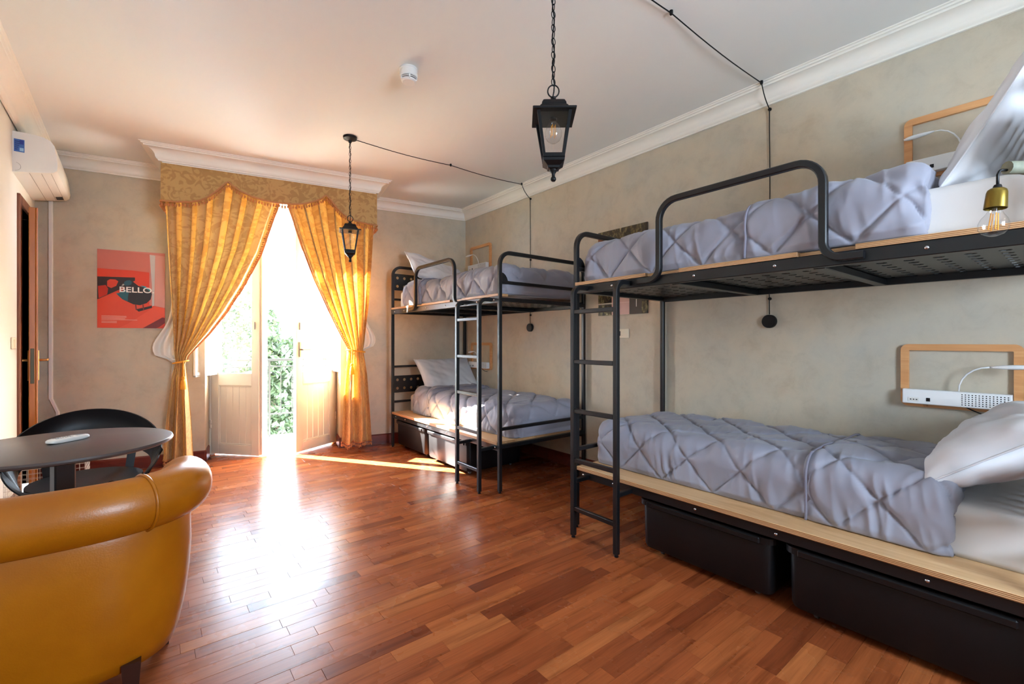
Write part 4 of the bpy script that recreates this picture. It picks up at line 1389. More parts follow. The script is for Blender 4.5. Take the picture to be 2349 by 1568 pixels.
# symmetric, smooth lower edge
sy = [(0, 2.500), (.12, 2.505), (.22, 2.525), (.32, 2.565), (.375, 2.600), (.410, 2.636), (.445, 2.600), (.50, 2.535), (.56, 2.475), (.62, 2.435), (.70, 2.410), (.80, 2.398), (.903, 2.395)]
sm = 2.128
edge = [(sm - a, z) for a, z in sy[::-1]] + [(sm + a, z) for a, z in sy[1:]]
es = np.array([e[0] for e in edge]); ez = np.array([e[1] for e in edge])
pel = empty('pelmet', W(sm, .3, 2.39), 'gold damask pelmet with a scalloped tasselled edge over the balcony door', 'pelmet')
ss = np.linspace(PEL_S0, PEL_S1, 90)
zz = np.interp(ss, es, ez)
V = []; uv = []
nz_ = 14
def pel_off(s, z):
    return PEL_OFF - .004 + .006 * math.sin(s * 5.1) * (2.733 - z)
for s, zl in zip(ss, zz):
    for j in range(nz_):
        z = 2.731 + (zl - 2.731) * j / (nz_ - 1)
        V.append(W(s, pel_off(s, z), z)); uv.append((s, z))
for s, zl in zip(ss, zz):
    for j in range(nz_):
        z = 2.731 + (zl - 2.731) * j / (nz_ - 1)
        V.append(W(s, pel_off(s, z) - .012, z)); uv.append((s, z))
F = grid_faces(90, nz_)
nn = 90 * nz_
F2 = [tuple(i + nn for i in f[::-1]) for f in F]
F3 = [(i * nz_ + nz_ - 1, i * nz_ + nz_ - 1 + nn, (i + 1) * nz_ + nz_ - 1 + nn, (i + 1) * nz_ + nz_ - 1) for i in range(89)]
o = obj('front_panel', V, F + F2 + F3, M['damask'], pel, True); cloth_attr(o, uv)
for s in (PEL_S0, PEL_S1):
    V = []; uv = []
    for o_ in np.linspace(0.005, PEL_OFF - .016, 12):
        for z in np.linspace(2.731, 2.395, 8): V.append(W(s, o_, z)); uv.append((o_, z))
    o = obj('side_return', V, grid_faces(12, 8), M['damask'], pel, True); cloth_attr(o, uv)
sf = np.linspace(PEL_S0, PEL_S1, 110)
fringe(pel, [W(s, PEL_OFF + .006, np.interp(s, es, ez) + .004) for s in sf], (0, 0, -1), .046, .024)
for s in (PEL_S0 - .004, PEL_S1 + .004):
    fringe(pel, [W(s, o_, 2.399) for o_ in np.linspace(.02, PEL_OFF, 14)], (0, 0, -1), .046, .03)

# ---- gold curtains, tied back
def curtain(outer, inner, off0, npl, seed, label, tie_s, tie_z, side):
    """outer / inner: lists of (z, s) for the two edges"""
    root = empty('gold_curtain', W(np.mean([outer[-1][1], inner[-1][1]]), off0, min(outer[-1][0], inner[-1][0])), label, 'curtain', 'gold damask curtains')
    zo = [p[0] for p in outer][::-1]; so_ = [p[1] for p in outer][::-1]
    zi = [p[0] for p in inner][::-1]; si = [p[1] for p in inner][::-1]
    na, nzz = 190, 120
    zlo, zhi = min(zo[0], zi[0]), 2.72
    Z = np.linspace(zhi, zlo, nzz)
    A = np.linspace(0, 1, na)
    V = np.zeros((na, nzz, 3)); uv = np.zeros((na, nzz, 2))
    rg = np.random.default_rng(seed)
    ph = rg.uniform(0, 2 * PI); 
    wob = np.cumsum(rg.uniform(.6, 1.4, 40)); wob = np.interp(np.linspace(0, 39, na), np.arange(40), wob); wob = (wob - wob[0]) / (wob[-1] - wob[0])
    for j, z in enumerate(Z):
        a_ = np.interp(z, zo, so_); b_ = np.interp(z, zi, si)
        wd = abs(b_ - a_)
        pin = math.exp(-((z - tie_z) / .22) ** 2)
        amp = .055 * (1 - .35 * pin) * min(1, wd / .5 + .45)
        f = wob * npl * 2 * PI + ph
        drift = .25 * vnoise(A * 3, np.full(na, z * 1.5), seed)
        lowmix = 1 / (1 + math.exp((z - (tie_z - .10)) / .05))
        cyc = np.sin(f + drift) * (1 - lowmix) + np.sin(wob * (npl * .42) * 2 * PI + ph + drift) * lowmix
        # sharper folds
        fold = np.sign(cyc) * np.abs(cyc) ** .8
        ob = np.interp(z, [.05, tie_z - .15, tie_z, tie_z + .15, 2.45], [.26, .16, .15, .17, off0])
        off = ob + amp * fold * (1 - .45 * pin) + .012 * vnoise(A * 5, np.full(na, z * 2.2), seed + 2)
        sh = .30 * (wd / npl) * np.sin(2 * f + drift) * (1 - lowmix)
        s = a_ + (b_ - a_) * A + sh * np.minimum(1, np.minimum(A, 1 - A) * 8) * .6
        zs = z + 0 * A
        if z < zlo + .5:
            zs = zs + .010 * np.sin(f * .5 + 1) * (1 - (z - zlo) / .5)
        P = P0[None] + DW[None] * s[:, None] - NW[None] * off[:, None]
        P[:, 2] = zs
        V[:, j] = P
        uv[:, j, 0] = A * (1.55); uv[:, j, 1] = z
    o = obj('drape', V.reshape(-1, 3), grid_faces(na, nzz), M['damask'], root, True)
    cloth_attr(o, uv.reshape(-1, 2))
    # fringe on the inner edge (upper part) and the hem
    inn = V[-1]
    up = [p for p, z in zip(inn, Z) if z > tie_z + .02]
    fringe(root, up[::-1][::1], (side * .92, 0, -.4), .032, .022, 'edge_fringe')
    fringe(root, list(V[::3, -1] + np.array([0, 0, .004])), (0, 0, -1), .050, .024, 'hem_fringe')
    # tieback rope with tassel
    j = int(np.argmin(np.abs(Z - tie_z)))
    loop = []
    row = V[:, j]
    c0 = row.mean(0); hw = np.linalg.norm(row[-1] - row[0]) / 2 + .016
    for a in np.linspace(0, 2 * PI, 25)[:-1]:
        loop.append(c0 + DW * hw * math.cos(a) - NW * .062 * math.sin(a) + np.array([0, 0, .012 * math.cos(a) * side]))
    mb = MB(); sweep(mb, loop, circ(.008, 7), closed=True); tb = mb.build('tieback_rope', M['tassel'], root, True)
    tp = c0 - NW * .075 + DW * tie_s
    mb = MB()
    lathe(mb, [(.004, 0), (.006, -.05), (.006, -.14)], 0, 0, 8, T=lambda x, y_, z: tuple(tp + np.array([x, y_, z + .01])))
    mb.build('tassel_cord', M['tassel'], tb, True)
    mb = MB(); lathe(mb, [(0, 0), (.012, -.004), (.018, -.02), (.012, -.034), (.018, -.045), (.024, -.09), (.026, -.125), (0, -.125)], 0, 0, 12, T=lambda x, y_, z: tuple(tp + np.array([x, y_, z - .13])))
    mb.build('tassel', M['tassel'], tb, True, 50)
    return root
Lout = [(2.72, 3.042), (2.507, 3.042), (2.362, 3.027), (1.916, 3.022), (1.529, 3.014), (1.126, 3.008), (1.003, 2.998), (.84, 3.029), (.481, 3.061), (.10, 3.082)]
Linn = [(2.72, 2.10), (2.649, 2.111), (2.497, 2.141), (2.056, 2.28), (1.738, 2.43), (1.483, 2.578), (1.271, 2.724), (1.063, 2.895), (.98, 2.918), (.794, 2.898), (.467, 2.872), (.10, 2.849)]
curtain(Lout, Linn, .47, 7, 21, 'gold damask curtain left of the balcony door, tied back beside the poster', -.03, 1.0, -1)
Rout = [(2.72, 1.213), (2.554, 1.213), (2.392, 1.238), (2.057, 1.24), (1.594, 1.251), (1.21, 1.277), (1.112, 1.289), (.82, 1.25), (.434, 1.23), (.10, 1.219)]
Rinn = [(2.72, 2.09), (2.613, 2.073), (2.498, 2.042), (2.171, 1.934), (1.839, 1.808), (1.556, 1.675), (1.327, 1.56), (1.114, 1.445), (.97, 1.468), (.64, 1.500), (.10, 1.531)]
curtain(Rout, Rinn, .47, 6, 33, 'gold damask curtain right of the balcony door, glowing in the sun', .05, 1.08, 1)

# ---- white sheers bunched behind them
def sheer(sc, z1, side, label):
    root = empty('sheer_curtain', W(sc, .075, .12), label, 'curtain', 'white sheer curtains')
    nz2, na = 70, 40
    Z = np.linspace(2.70, .14, nz2)
    V = np.zeros((na, nz2, 3))
    A = np.linspace(0, 1, na)
    for j, z in enumerate(Z):
        pin = math.exp(-((z - z1) / .10) ** 2)
        q_ = min(1, max(0, (z - (z1 - .02)) / .07)); belly = math.exp(-((z - (z1 + .10)) / .21) ** 2) * q_ * q_ * (3 - 2 * q_)
        wd = .10 * (1 - .3 * pin) + .13 * belly
        cen = sc + side * (.080 * belly)
        f = A * 3 * 2 * PI
        s = cen + (A - .5) * wd
        off = .075 + .022 * np.sin(f + z * 2) * (1 - .4 * pin) + .012 * vnoise(A * 4, np.full(na, z * 4), 40)
        P = P0[None] + DW[None] * s[:, None] - NW[None] * off[:, None]; P[:, 2] = z
        V[:, j] = P
    o = obj('drape', V.reshape(-1, 3), grid_faces(na, nz2), M['sheer'], root, True)
    mb = MB(); lp = [W(sc + .055 * math.cos(a), .08 + .04 * math.sin(a), z1) for a in np.linspace(0, 2 * PI, 17)[:-1]]
    sweep(mb, lp, circ(.007, 6), closed=True); mb.build('tie', M['sheer'], root, True)
sheer(2.99, 1.02, 1, 'white sheer bunched behind the left gold curtain, beside the poster')
sheer(1.33, 1.10, -1, 'white sheer bunched behind the right gold curtain, near the far bunk')

# ================================================================== LEFT SIDE
# ---- poster with the pigeon
def far_poster():
    s0, s1, z0, z1 = 3.10, 3.597, 1.322, 2.040
    root = empty('poster', W((s0 + s1) / 2, 0, z0), 'red poster of a dark pigeon lettered BELLO. on the far wall', 'poster')
    MB().box(s0, s1, .001, .008, z0, z1, TW).build('sheet', simple('poster_pink', srgb(206, 128, 118), .35), root)
    w, h = s1 - s0, z1 - z0
    lay = [0]
    def shape(name, pts, col, rough=.35):
        lay[0] += 1
        o_ = .0082 + lay[0] * .00012
        V = [W(s1 - a * w, o_, z1 - b_ * h) for a, b_ in pts]
        obj(name, V, [tuple(range(len(pts)))], simple('poster_ink', col, rough), root)
    red = srgb(214, 62, 38); dred = srgb(190, 40, 26); dark = srgb(44, 24, 28); teal = srgb(24, 92, 104)
    shape('printed_wall', [(0, .245), (.5, .25), (.76, .265), (.76, .72), (0, .72)], red)
    shape('printed_shade', [(0, .35), (.545, .34), (.545, .38), (.40, .46), (.33, .50), (.05, .62), (0, .66)], dark)
    shape('printed_tile', [(.14, .40), (.18, .378), (.26, .378), (.30, .40), (.27, .46), (.20, .49), (.14, .47)], red)
    shape('printed_tile', [(.01, .47), (.12, .455), (.155, .50), (.14, .575), (.02, .625)], dred)
    shape('printed_roof', [(0, .64), (.30, .54), (.55, .62), (.8, .70), (1, .73), (1, 1), (0, 1)], srgb(222, 72, 46))
    shape('printed_pipe', [(.765, .03), (.85, .035), (.835, .70), (.80, .71), (.80, .45)], srgb(196, 188, 186))
    shape('printed_stucco', [(.85, .03), (1, .04), (1, .725), (.845, .70)], srgb(212, 150, 140))
    shape('printed_pink_top', [(0, 0), (.765, .02), (.765, .265), (.5, .25), (0, .245)], srgb(198, 112, 100))
    shape('printed_ridge', [(.30, 1), (.44, .945), (.84, .715), (1, .735), (1, .83), (.72, .98), (.70, 1)], srgb(230, 84, 58))
    shape('printed_gutter', [(.66, 1), (.96, .855), (1, .86), (1, .93), (.90, .99), (.86, 1)], srgb(120, 26, 30))
    shape('pigeon_shadow', [(.56, .755), (.80, .70), (.80, .73), (.60, .785)], dark)
    body = [(.385, .405), (.42, .385), (.47, .378), (.52, .40), (.60, .45), (.70, .465), (.78, .50), (.80, .55), (.78, .62), (.72, .67), (.62, .70), (.52, .69), (.44, .66), (.36, .63), (.29, .575), (.27, .555), (.31, .55), (.36, .52), (.40, .49), (.385, .45), (.36, .455), (.345, .448), (.37, .425)]
    shape('pigeon_body', body, srgb(36, 32, 38))
    shape('pigeon_breast', [(.29, .575), (.27, .555), (.31, .55), (.36, .52), (.42, .50), (.455, .53), (.44, .60), (.44, .655), (.36, .63)], teal)
    shape('pigeon_head', [(.385, .405), (.42, .385), (.47, .378), (.50, .40), (.49, .435), (.44, .45), (.40, .45), (.385, .44)], srgb(30, 84, 98))
    shape('pigeon_wing_edge', [(.62, .44), (.70, .45), (.78, .50), (.785, .52), (.70, .475)], srgb(60, 150, 160))
    shape('pigeon_beak', [(.345, .455), (.372, .428), (.392, .440), (.375, .452)], srgb(190, 180, 170))
    for a in (.545, .655):
        shape('pigeon_leg', [(a, .69), (a + .02, .69), (a + .03, .765), (a + .01, .765)], srgb(120, 40, 34))
    for q in range(6):
        L = [.36, .36, .34, .52, .22, .22][q]
        z_ = .845 + q * .0155 + (.006 if q > 3 else 0)
        shape('caption_line', [(.06, z_), (.06 + L, z_ + .002), (.06 + L, z_ + .007), (.06, z_ + .005)], srgb(238, 190, 176))
    # lettering
    cu = bpy.data.curves.new('lettering', 'FONT')
    cu.body = 'BELLO.'
    cu.size = .070
    cu.offset = .0012
    cu.extrude = .0001
    cu.align_x = 'LEFT'
    cu.materials.append(simple('poster_white', srgb(240, 234, 228), .4))
    tmp = bpy.data.objects.new('lettering_curve', cu); link(tmp)
    bpy.context.view_layer.update()
    lm = bpy.data.meshes.new_from_object(tmp.evaluated_get(bpy.context.evaluated_depsgraph_get()))
    bpy.data.objects.remove(tmp)
    t = bpy.data.objects.new('lettering', lm); link(t)
    t.parent = root
    xdir = Vector(-DW); ydir = Vector((0, -0.0, 1)); zdir = xdir.cross(ydir)
    loc = W(s1 - .31 * w, .0115, z1 - .535 * h) - ORG[root.name]
    m_ = Matrix((xdir * 1.22, Vector((0, 0, 1)), zdir)).transposed().to_4x4()
    m_.translation = Vector(loc)
    t.matrix_basis = m_
far_poster()

# ---- photograph poster on the right wall
y0, y1, z0, z1 = 2.198, 2.712, 1.426, 2.165
root = empty('photo_poster', (XR, (y0 + y1) / 2, z0), 'photograph poster of a pink wall and dark trees behind the near upper bunk', 'poster')
MB().box(XR - .016, XR - .001, y0, y1, z0, z1, bev=.001).build('sheet', M['foliage_print'], root)
def rp(name, a0, a1, b0, b1, col, o_):
    MB().box(XR - .016 - o_, XR - .0155, y1 - a1 * (y1 - y0), y1 - a0 * (y1 - y0), z0 + b0 * (z1 - z0), z0 + b1 * (z1 - z0)).build(name, simple('photo_ink', col, .35, var=.06, varscale=40), root)
rp('printed_pink_wall', .30, .66, .0, .78, srgb(206, 170, 160), .0004)
rp('printed_terracotta', .0, .26, .78, .92, srgb(120, 66, 34), .0004)
rp('printed_dark_gate', .66, .90, .0, .34, srgb(64, 54, 46), .0006)
rp('printed_wall_joint', .30, .66, .135, .142, srgb(224, 196, 188), .0008)
rp('printed_rail', .0, .30, .13, .145, srgb(180, 170, 150), .0008)
rp('printed_caption', .79, .802, .08, .30, srgb(226, 222, 216), .0010)

# ---- light switches
sw = empty('light_switch', (XR, 2.447, 1.225), 'ivory light switch on the right wall below the photograph', 'light switch')
MB().box(XR - .010, XR - .001, 2.385, 2.510, 1.225, 1.305, bev=.003).build('plate', M['switch'], sw)
MB().box(XR - .014, XR - .009, 2.470, 2.492, 1.245, 1.285, bev=.002).build('rocker', M['blackp'], sw)
MB().box(XR - .013, XR - .009, 2.440, 2.462, 1.245, 1.285, bev=.002).build('rocker', M['switch'], sw)
sw = empty('light_switch', TL(0, 4.72, 1.143), 'ivory light switch on the left wall beside the brown door', 'light switch')
MB().box(-.010, -.001, 4.655, 4.785, 1.143, 1.227, TL, .003).build('plate', M['switch'], sw)
MB().box(-.013, -.009, 4.70, 4.74, 1.158, 1.212, TL, .002).build('rocker', M['switch'], sw)

# ---- cable trunking on the far wall by the corner
tr = empty('pipe_trunking', W(3.905, 0, .3), 'slim white pipe cover running down the far wall under the air conditioner', 'pipe')
MB().box(3.893, 3.921, .001, .022, .685, 2.43, TW, .004).build('riser', M['whitep'], tr)
mb = MB(); sweep(mb, [W(3.907, .012, .70), W(3.862, .012, .575), W(3.86, .012, .12)], sq(.022, .022, .003), up=NW); mb.build('lower_bend', M['whitep'], tr)

# ---- brown side door, ajar
dr = empty('door_3', TL(0, 5.25, 0), 'varnished brown side door standing ajar at the left', None, None, 'structure')
jm = M['jamb']
MB().box(-.018, .14, DY0 - .075, DY0 + .0, 0, DZ + .07, TL, .004).build('jamb', jm, dr)
MB().box(-.018, .14, DY1, DY1 + .06, 0, DZ + .07, TL, .004).build('jamb', jm, dr)
MB().box(-.018, .14, DY0, DY1, DZ, DZ + .07, TL, .004).build('head', jm, dr)
hx, hy = XL(5.53) + .005, 5.53
lx, ly = -.690, 4.925
dd = np.array([lx - hx, ly - hy]); DLn = np.linalg.norm(dd); dd /= DLn; dp = np.array([-dd[1], dd[0]])
def TD(w, t, z):
    q = np.array([hx, hy]) + dd * w + dp * t
    return np.array([q[0], q[1], z])
lfD = MB().box(0, DLn, -.024, .012, .01, DZ - .012, TD, .003).build('leaf', M['door_wood'], dr)
MB().box(DLn - .02, DLn + .004, .012, .024, .01, DZ - .012, TD, .003).build('rebate_lip', M['door_wood'], lfD)
MB().box(DLn - .001, DLn + .003, -.016, .004, .88, 1.145, TD, .002).build('lock_plate', M['latch'], lfD)
for sg_, t0 in ((1, .024), (-1, -.024)):
    MB().box(DLn - .085, DLn - .045, t0, t0 + sg_ * .006, .90, 1.13, TD, .002).build('escutcheon', M['gold'], lfD)
    mb = MB(); P = fillet([TD(DLn - .065, t0, 1.055), TD(DLn - .065, t0 + sg_ * .052, 1.055), TD(DLn - .18, t0 + sg_ * .056, 1.055)], .012, 5)
    sweep(mb, P, circ(.009, 8)); mb.build('lever', M['gold'], lfD, True)

# ---- air conditioner
ac = empty('air_conditioner', TL(0, 5.13, 2.30), 'white wall air conditioner over the brown door at the left', 'air conditioner')
pr = [(0.0, 2.690), (.08, 2.692), (.15, 2.686), (.190, 2.668), (.212, 2.635), (.226, 2.55), (.232, 2.49), (.226, 2.452), (.205, 2.432), (.170, 2.424), (.120, 2.416), (.06, 2.407), (.0, 2.398)]
ya_, yb_ = 4.715, 5.58
def acp(y_, sc_=1.0):
    cxx, czz = .12, 2.50
    return [TL(-(cxx + (a - cxx) * sc_ if a > 0 else 0), y_, czz + (z - czz) * sc_) for a, z in pr]
levels = [acp(ya_, .985), acp(ya_ + .012, 1.0), acp(yb_ - .012, 1.0), acp(yb_, .985)]
n_ = len(pr); V = [p for l in levels for p in l]; F = []
for i in range(3):
    for q in range(n_): F.append((i * n_ + q, (i + 1) * n_ + q, (i + 1) * n_ + (q + 1) % n_, i * n_ + (q + 1) % n_))
F.append(tuple(range(n_))); F.append(tuple(3 * n_ + q for q in range(n_))[::-1])
obj('housing', V, F, M['whitep'], ac, True, 32)
gr = simple('vent_seam', srgb(150, 142, 134), .6)
# seams and the outlet on the rounded underside
def strip(name, i0, i1, f0, f1, y0_, y1_, mat, lift=.0015):
    def pt(f):
        k_ = int(f); u_ = f - k_
        a = np.array(pr[k_]) * (1 - u_) + np.array(pr[(k_ + 1) % n_]) * u_
        d_ = np.array(pr[(k_ + 1) % n_]) - np.array(pr[k_]); nrm_ = np.array([-d_[1], d_[0]]); nrm_ /= np.linalg.norm(nrm_)
        c_ = a - np.array([.12, 2.5])
        if nrm_ @ c_ < 0: nrm_ = -nrm_
        return a + nrm_ * lift
    fs = np.linspace(f0, f1, 5)
    V = []
    for f in fs:
        p = pt(f)
        V += [TL(-p[0], y0_, p[1]), TL(-p[0], y1_, p[1])]
    obj(name, V, [(2 * q, 2 * q + 1, 2 * q + 3, 2 * q + 2) for q in range(4)], mat, ac)
strip('panel_seam', 0, 0, 8.3, 8.36, ya_ + .012, yb_ - .02, gr)
strip('panel_seam', 0, 0, 9.5, 9.55, ya_ + .012, yb_ - .02, gr)
strip('panel_seam', 0, 0, 10.6, 10.65, ya_ + .012, yb_ - .02, gr)
strip('display_window', 0, 0, 8.3, 9.4, yb_ - .16, yb_ - .045, M['blackp'])
# energy sticker on the end face
def acface(a, z): return TL(-a, ya_ - .0012, z)
def sticker(a0, a1, z0_, z1_, col, name, lift=0.0):
    V = [acface(a0, z0_), acface(a1, z0_), acface(a1, z1_), acface(a0, z1_)]
    V = [p + np.array([0, -lift, 0]) for p in V]
    obj(name, V, [(0, 1, 2, 3)], simple('sticker_ink', col, .4), ac)
sticker(.008, .060, 2.545, 2.635, srgb(56, 104, 176), 'energy_sticker')
for q in range(5):
    sticker(.012, .026 + .004 * q, 2.558 + q * .014, 2.566 + q * .014, srgb(30, 66, 130), 'sticker_bar', .0004)
sticker(.036, .056, 2.60, 2.63, srgb(24, 60, 150), 'sticker_bar', .0004)
sticker(.036, .056, 2.552, 2.575, srgb(150, 190, 220), 'sticker_bar', .0004)
mb = MB(); sweep(mb, [acface(.01 + .032 * math.sin(a), 2.44 + .030 * math.cos(a)) for a in np.linspace(.3, PI - .1, 12)], circ(.0008, 4)); mb.build('knockout_ring', gr, ac)

# ---- mustard tub armchair
ch = empty('armchair', (-.25, 2.2, 0), 'mustard yellow leather tub armchair with a rolled back, seen from behind', 'armchair')
CX0, CY0 = -.245, 2.22
def tub(th, a, b_, p=2.6):
    """plan curve: th=0 at the back middle, +-1 at arm fronts. returns xy and outward normal"""
    if abs(th) <= .72:
        an = th / .72 * PI / 2
        c_, s_ = math.cos(an), math.sin(an)
        x = a * np.sign(s_) * abs(s_) ** (2 / p); y = -b_ * abs(c_) ** (2 / p)
    else:
        x = a * np.sign(th); y = (abs(th) - .72) / .28 * .17
    return np.array([CX0 + x, CY0 + y])
ths = np.linspace(-1, 1, 81)
def roll_center(th):
    q = tub(th, .352, .285)
    z = .655 - .02 * max(0, abs(th) - .5) / .5 - .055 * max(0, abs(th) - .72) / .28
    return np.array([q[0], q[1], z])
cen = np.array([roll_center(t) for t in ths])
def roll(seg, name, rad):
    mb = MB()
    P = cen[seg]
    prof_ = [(rad * .95 * math.cos(a), rad * 1.12 * math.sin(a)) for a in np.linspace(0, 2 * PI, 25)[:-1]]
    n = len(P)
    sc_ = np.ones(n)
    sweep(mb, P, prof_, up=(0, 0, 1), scale=sc_)
    return mb.build(name, M['leather'], ch, True, 60)
iS = 51                       # seam between back roll and arm roll
def roll_var(i0, i1, name, r0, r1, r2=None):
    mb = MB(); P = cen[i0:i1 + 1]; n = len(P)
    rs = np.linspace(r0, r1, n)
    prof_ = [(math.cos(a) * .98, math.sin(a) * 1.08) for a in np.linspace(0, 2 * PI, 29)[:-1]]
    sweep(mb, P, prof_, up=(0, 0, 1), scale=rs)
    mb.build(name, M['leather'], ch, True, 60)
roll_var(80 - iS, iS, 'back_roll', .084, .084)
roll_var(iS, 80, 'arm_roll', .085, .095)
roll_var(0, 80 - iS, 'arm_roll', .095, .085)
for i_, nm in ((iS, 'piping'), (80 - iS, 'piping')):
    c_ = cen[i_]; t_ = cen[i_ + 1] - cen[i_ - 1]; t_ /= np.linalg.norm(t_)
    nn_ = np.cross([0, 0, 1], t_)
    lp = [c_ + nn_ * .0842 * math.cos(a) + np.array([0, 0, 1]) * .0926 * math.sin(a) for a in np.linspace(0, 2 * PI, 33)[:-1]]
    mb = MB(); sweep(mb, lp, circ(.0055, 7), closed=True); mb.build(nm, M['leather'], ch, True)
# rounded arm fronts
for i_, sgn in ((80, 1), (0, -1)):
    c_ = cen[i_]
    V = []; nr, na = 7, 28
    for r_ in range(nr):
        ph = r_ / (nr - 1) * PI / 2
        for q in range(na):
            a = 2 * PI * q / na
            V.append(c_ + np.array([math.cos(a) * .0931 * math.cos(ph), .050 * math.sin(ph), math.sin(a) * .1026 * math.cos(ph)]))
    F = [(r_ * na + q, r_ * na + (q + 1) % na, (r_ + 1) * na + (q + 1) % na, (r_ + 1) * na + q) for r_ in range(nr - 1) for q in range(na)]
    obj('arm_front', V, F, M['leather'], ch, True)
# shell outside and inside
def shell(name, a0, b0, pts, mat):
    V = []
    for t in ths:
        for da, z in pts:
            q = tub(t, a0 + da, b0 + da)
            V.append((q[0], q[1], z - (.02 * max(0, abs(t) - .5) / .5 + .05 * max(0, abs(t) - .72) / .28) * (1 if z > .4 else 0)))
    return obj(name, V, grid_faces(len(ths), len(pts)), mat, ch, True)
outer_pts = [(-.010, .625), (.004, .590), (.012, .55), (.014, .45), (.008, .34), (-.004, .24), (-.022, .15), (-.036, .105), (-.062, .096)]
inner_pts = [(-.062, .096), (-.10, .11), (-.10, .36), (-.085, .52), (-.06, .62)]
shell('outer_shell', .358, .300, outer_pts, M['leather'])
shell('inner_back', .358, .300, inner_pts, M['leather'])
# front closing panels, seat cushion
yf_ = CY0 + .17
for sgn in (-1, 1):
    x0_, x1_ = CX0 + sgn * .268, CX0 + sgn * .362
    MB().box(x0_, x1_, yf_ - .02, yf_ + .02, .125, .57, bev=.012).build('arm_panel', M['leather'], ch)
V, F = soft_block(CX0 - .262, CX0 + .262, -.20, .20, .25, .42, .05, lambda t: CY0 + np.asarray(t), (6, 6, 16), 24, re=.05, disp=lambda a, b, N: .006 * vnoise(a * 4, b * 4, 77))
obj('seat_cushion', V, F, M['leather'], ch, True)
MB().box(CX0 - .27, CX0 + .27, CY0 - .19, CY0 + .18, .100, .255, bev=.01).build('seat_base', M['leather'], ch)
# stitched seam under the roll
mb = MB(); sweep(mb, [(*tub(t, .370, .312), .583 - .02 * max(0, abs(t) - .5) / .5 - .04 * max(0, abs(t) - .72) / .28) for t in ths[8:73]], circ(.0035, 6)); mb.build('roll_seam', simple('seam_thread', srgb(96, 52, 12), .7), ch, True)
for px_, py_ in ((CX0 - .195, CY0 - .235), (CX0 + .195, CY0 - .235), (CX0 - .285, CY0 + .055), (CX0 + .285, CY0 + .055)):
    mb = MB(); mb.hexa([(px_ - .017, py_ - .017, 0.001), (px_ + .017, py_ - .017, 0.001), (px_ + .017, py_ + .017, 0.001), (px_ - .017, py_ + .017, 0.001), (px_ - .026, py_ - .026, .135), (px_ + .026, py_ - .026, .135), (px_ + .026, py_ + .026, .135), (px_ - .026, py_ + .026, .135)])
    mb.build('leg', M['darkwood'], ch)

# ---- round table and remote control
TX, TY, TR, TZ = -.310, 2.880, .402, .735
tb = empty('round_table', (TX, TY, 0), 'round dark pedestal table between the armchair and the black chair', 'table')
mb = MB(); lathe(mb, [(0, TZ - .022), (TR - .012, TZ - .022), (TR - .003, TZ - .017), (TR, TZ - .010), (TR - .003, TZ - .002), (TR - .008, TZ), (0, TZ)], TX, TY, 72); mb.build('tabletop', M['table'], tb, True, 30)
mb = MB()
for q in range(4):
    a = q * PI / 2 + .2
    mb.box(-.034, .034, -.034, .034, .03, TZ - .023, bev=.006) if False else None
def TT(x, y_, z):
    a = .35
    return (TX + x * math.cos(a) - y_ * math.sin(a), TY + x * math.sin(a) + y_ * math.cos(a), z)
MB().box(-.036, .036, -.036, .036, .025, TZ - .023, TT, .006).build('column', M['black'], tb)
MB().box(-.025, .025, -.25, .25, .006, .028, TT, .005).build('foot_bar', M['black'], tb)
MB().box(-.25, .25, -.025, .025, .006, .027, TT, .005).build('foot_bar', M['black'], tb)
for a in (0, PI / 2, PI, 1.5 * PI):
    p_ = TT(.235 * math.cos(a), .235 * math.sin(a), 0)
    mb = MB(); lathe(mb, [(0, .0005), (.014, .0005), (.014, .007), (0, .007)], p_[0], p_[1], 10); mb.build('glide', M['blackp'], tb)
rc_ = np.array([-.300, 2.945]); rdir = np.array([.70, .62]); rdir /= np.linalg.norm(rdir); rper = np.array([-rdir[1], rdir[0]])
def TRm(a, b_, z):
    q = rc_ + rdir * a + rper * b_
    return np.array([q[0], q[1], TZ + z])
rm = empty('remote_control', TRm(0, 0, .0005), 'white remote control lying on the dark round table', 'remote control')
lv = []
for sc_, z in ((.86, .001), (1, .006), (1, .014), (.93, .019), (.80, .021)):
    l = []
    for q in range(28):
        a = 2 * PI * q / 28
        l.append(TRm(.082 * sc_ * np.sign(math.cos(a)) * abs(math.cos(a)) ** .35, .025 * sc_ * np.sign(math.sin(a)) * abs(math.sin(a)) ** .5, z))
    lv.append(l)
V = [p for l in lv for p in l]
F = [(i * 28 + q, i * 28 + (q + 1) % 28, (i + 1) * 28 + (q + 1) % 28, (i + 1) * 28 + q) for i in range(4) for q in range(28)] + [tuple(range(28))[::-1], tuple(4 * 28 + q for q in range(28))]
obj('body', V, F, M['whitep'], rm, True, 50)
MB().box(.028, .062, -.014, .014, .0205, .0218, TRm, .0005).build('screen', M['grey'], rm)
for i in range(4):
    for j in range(2):
        MB().box(-.055 + i * .019, -.043 + i * .019, -.013 + j * .016, -.003 + j * .016, .0205, .0226, TRm, .0008).build('button', M['grey'], rm)

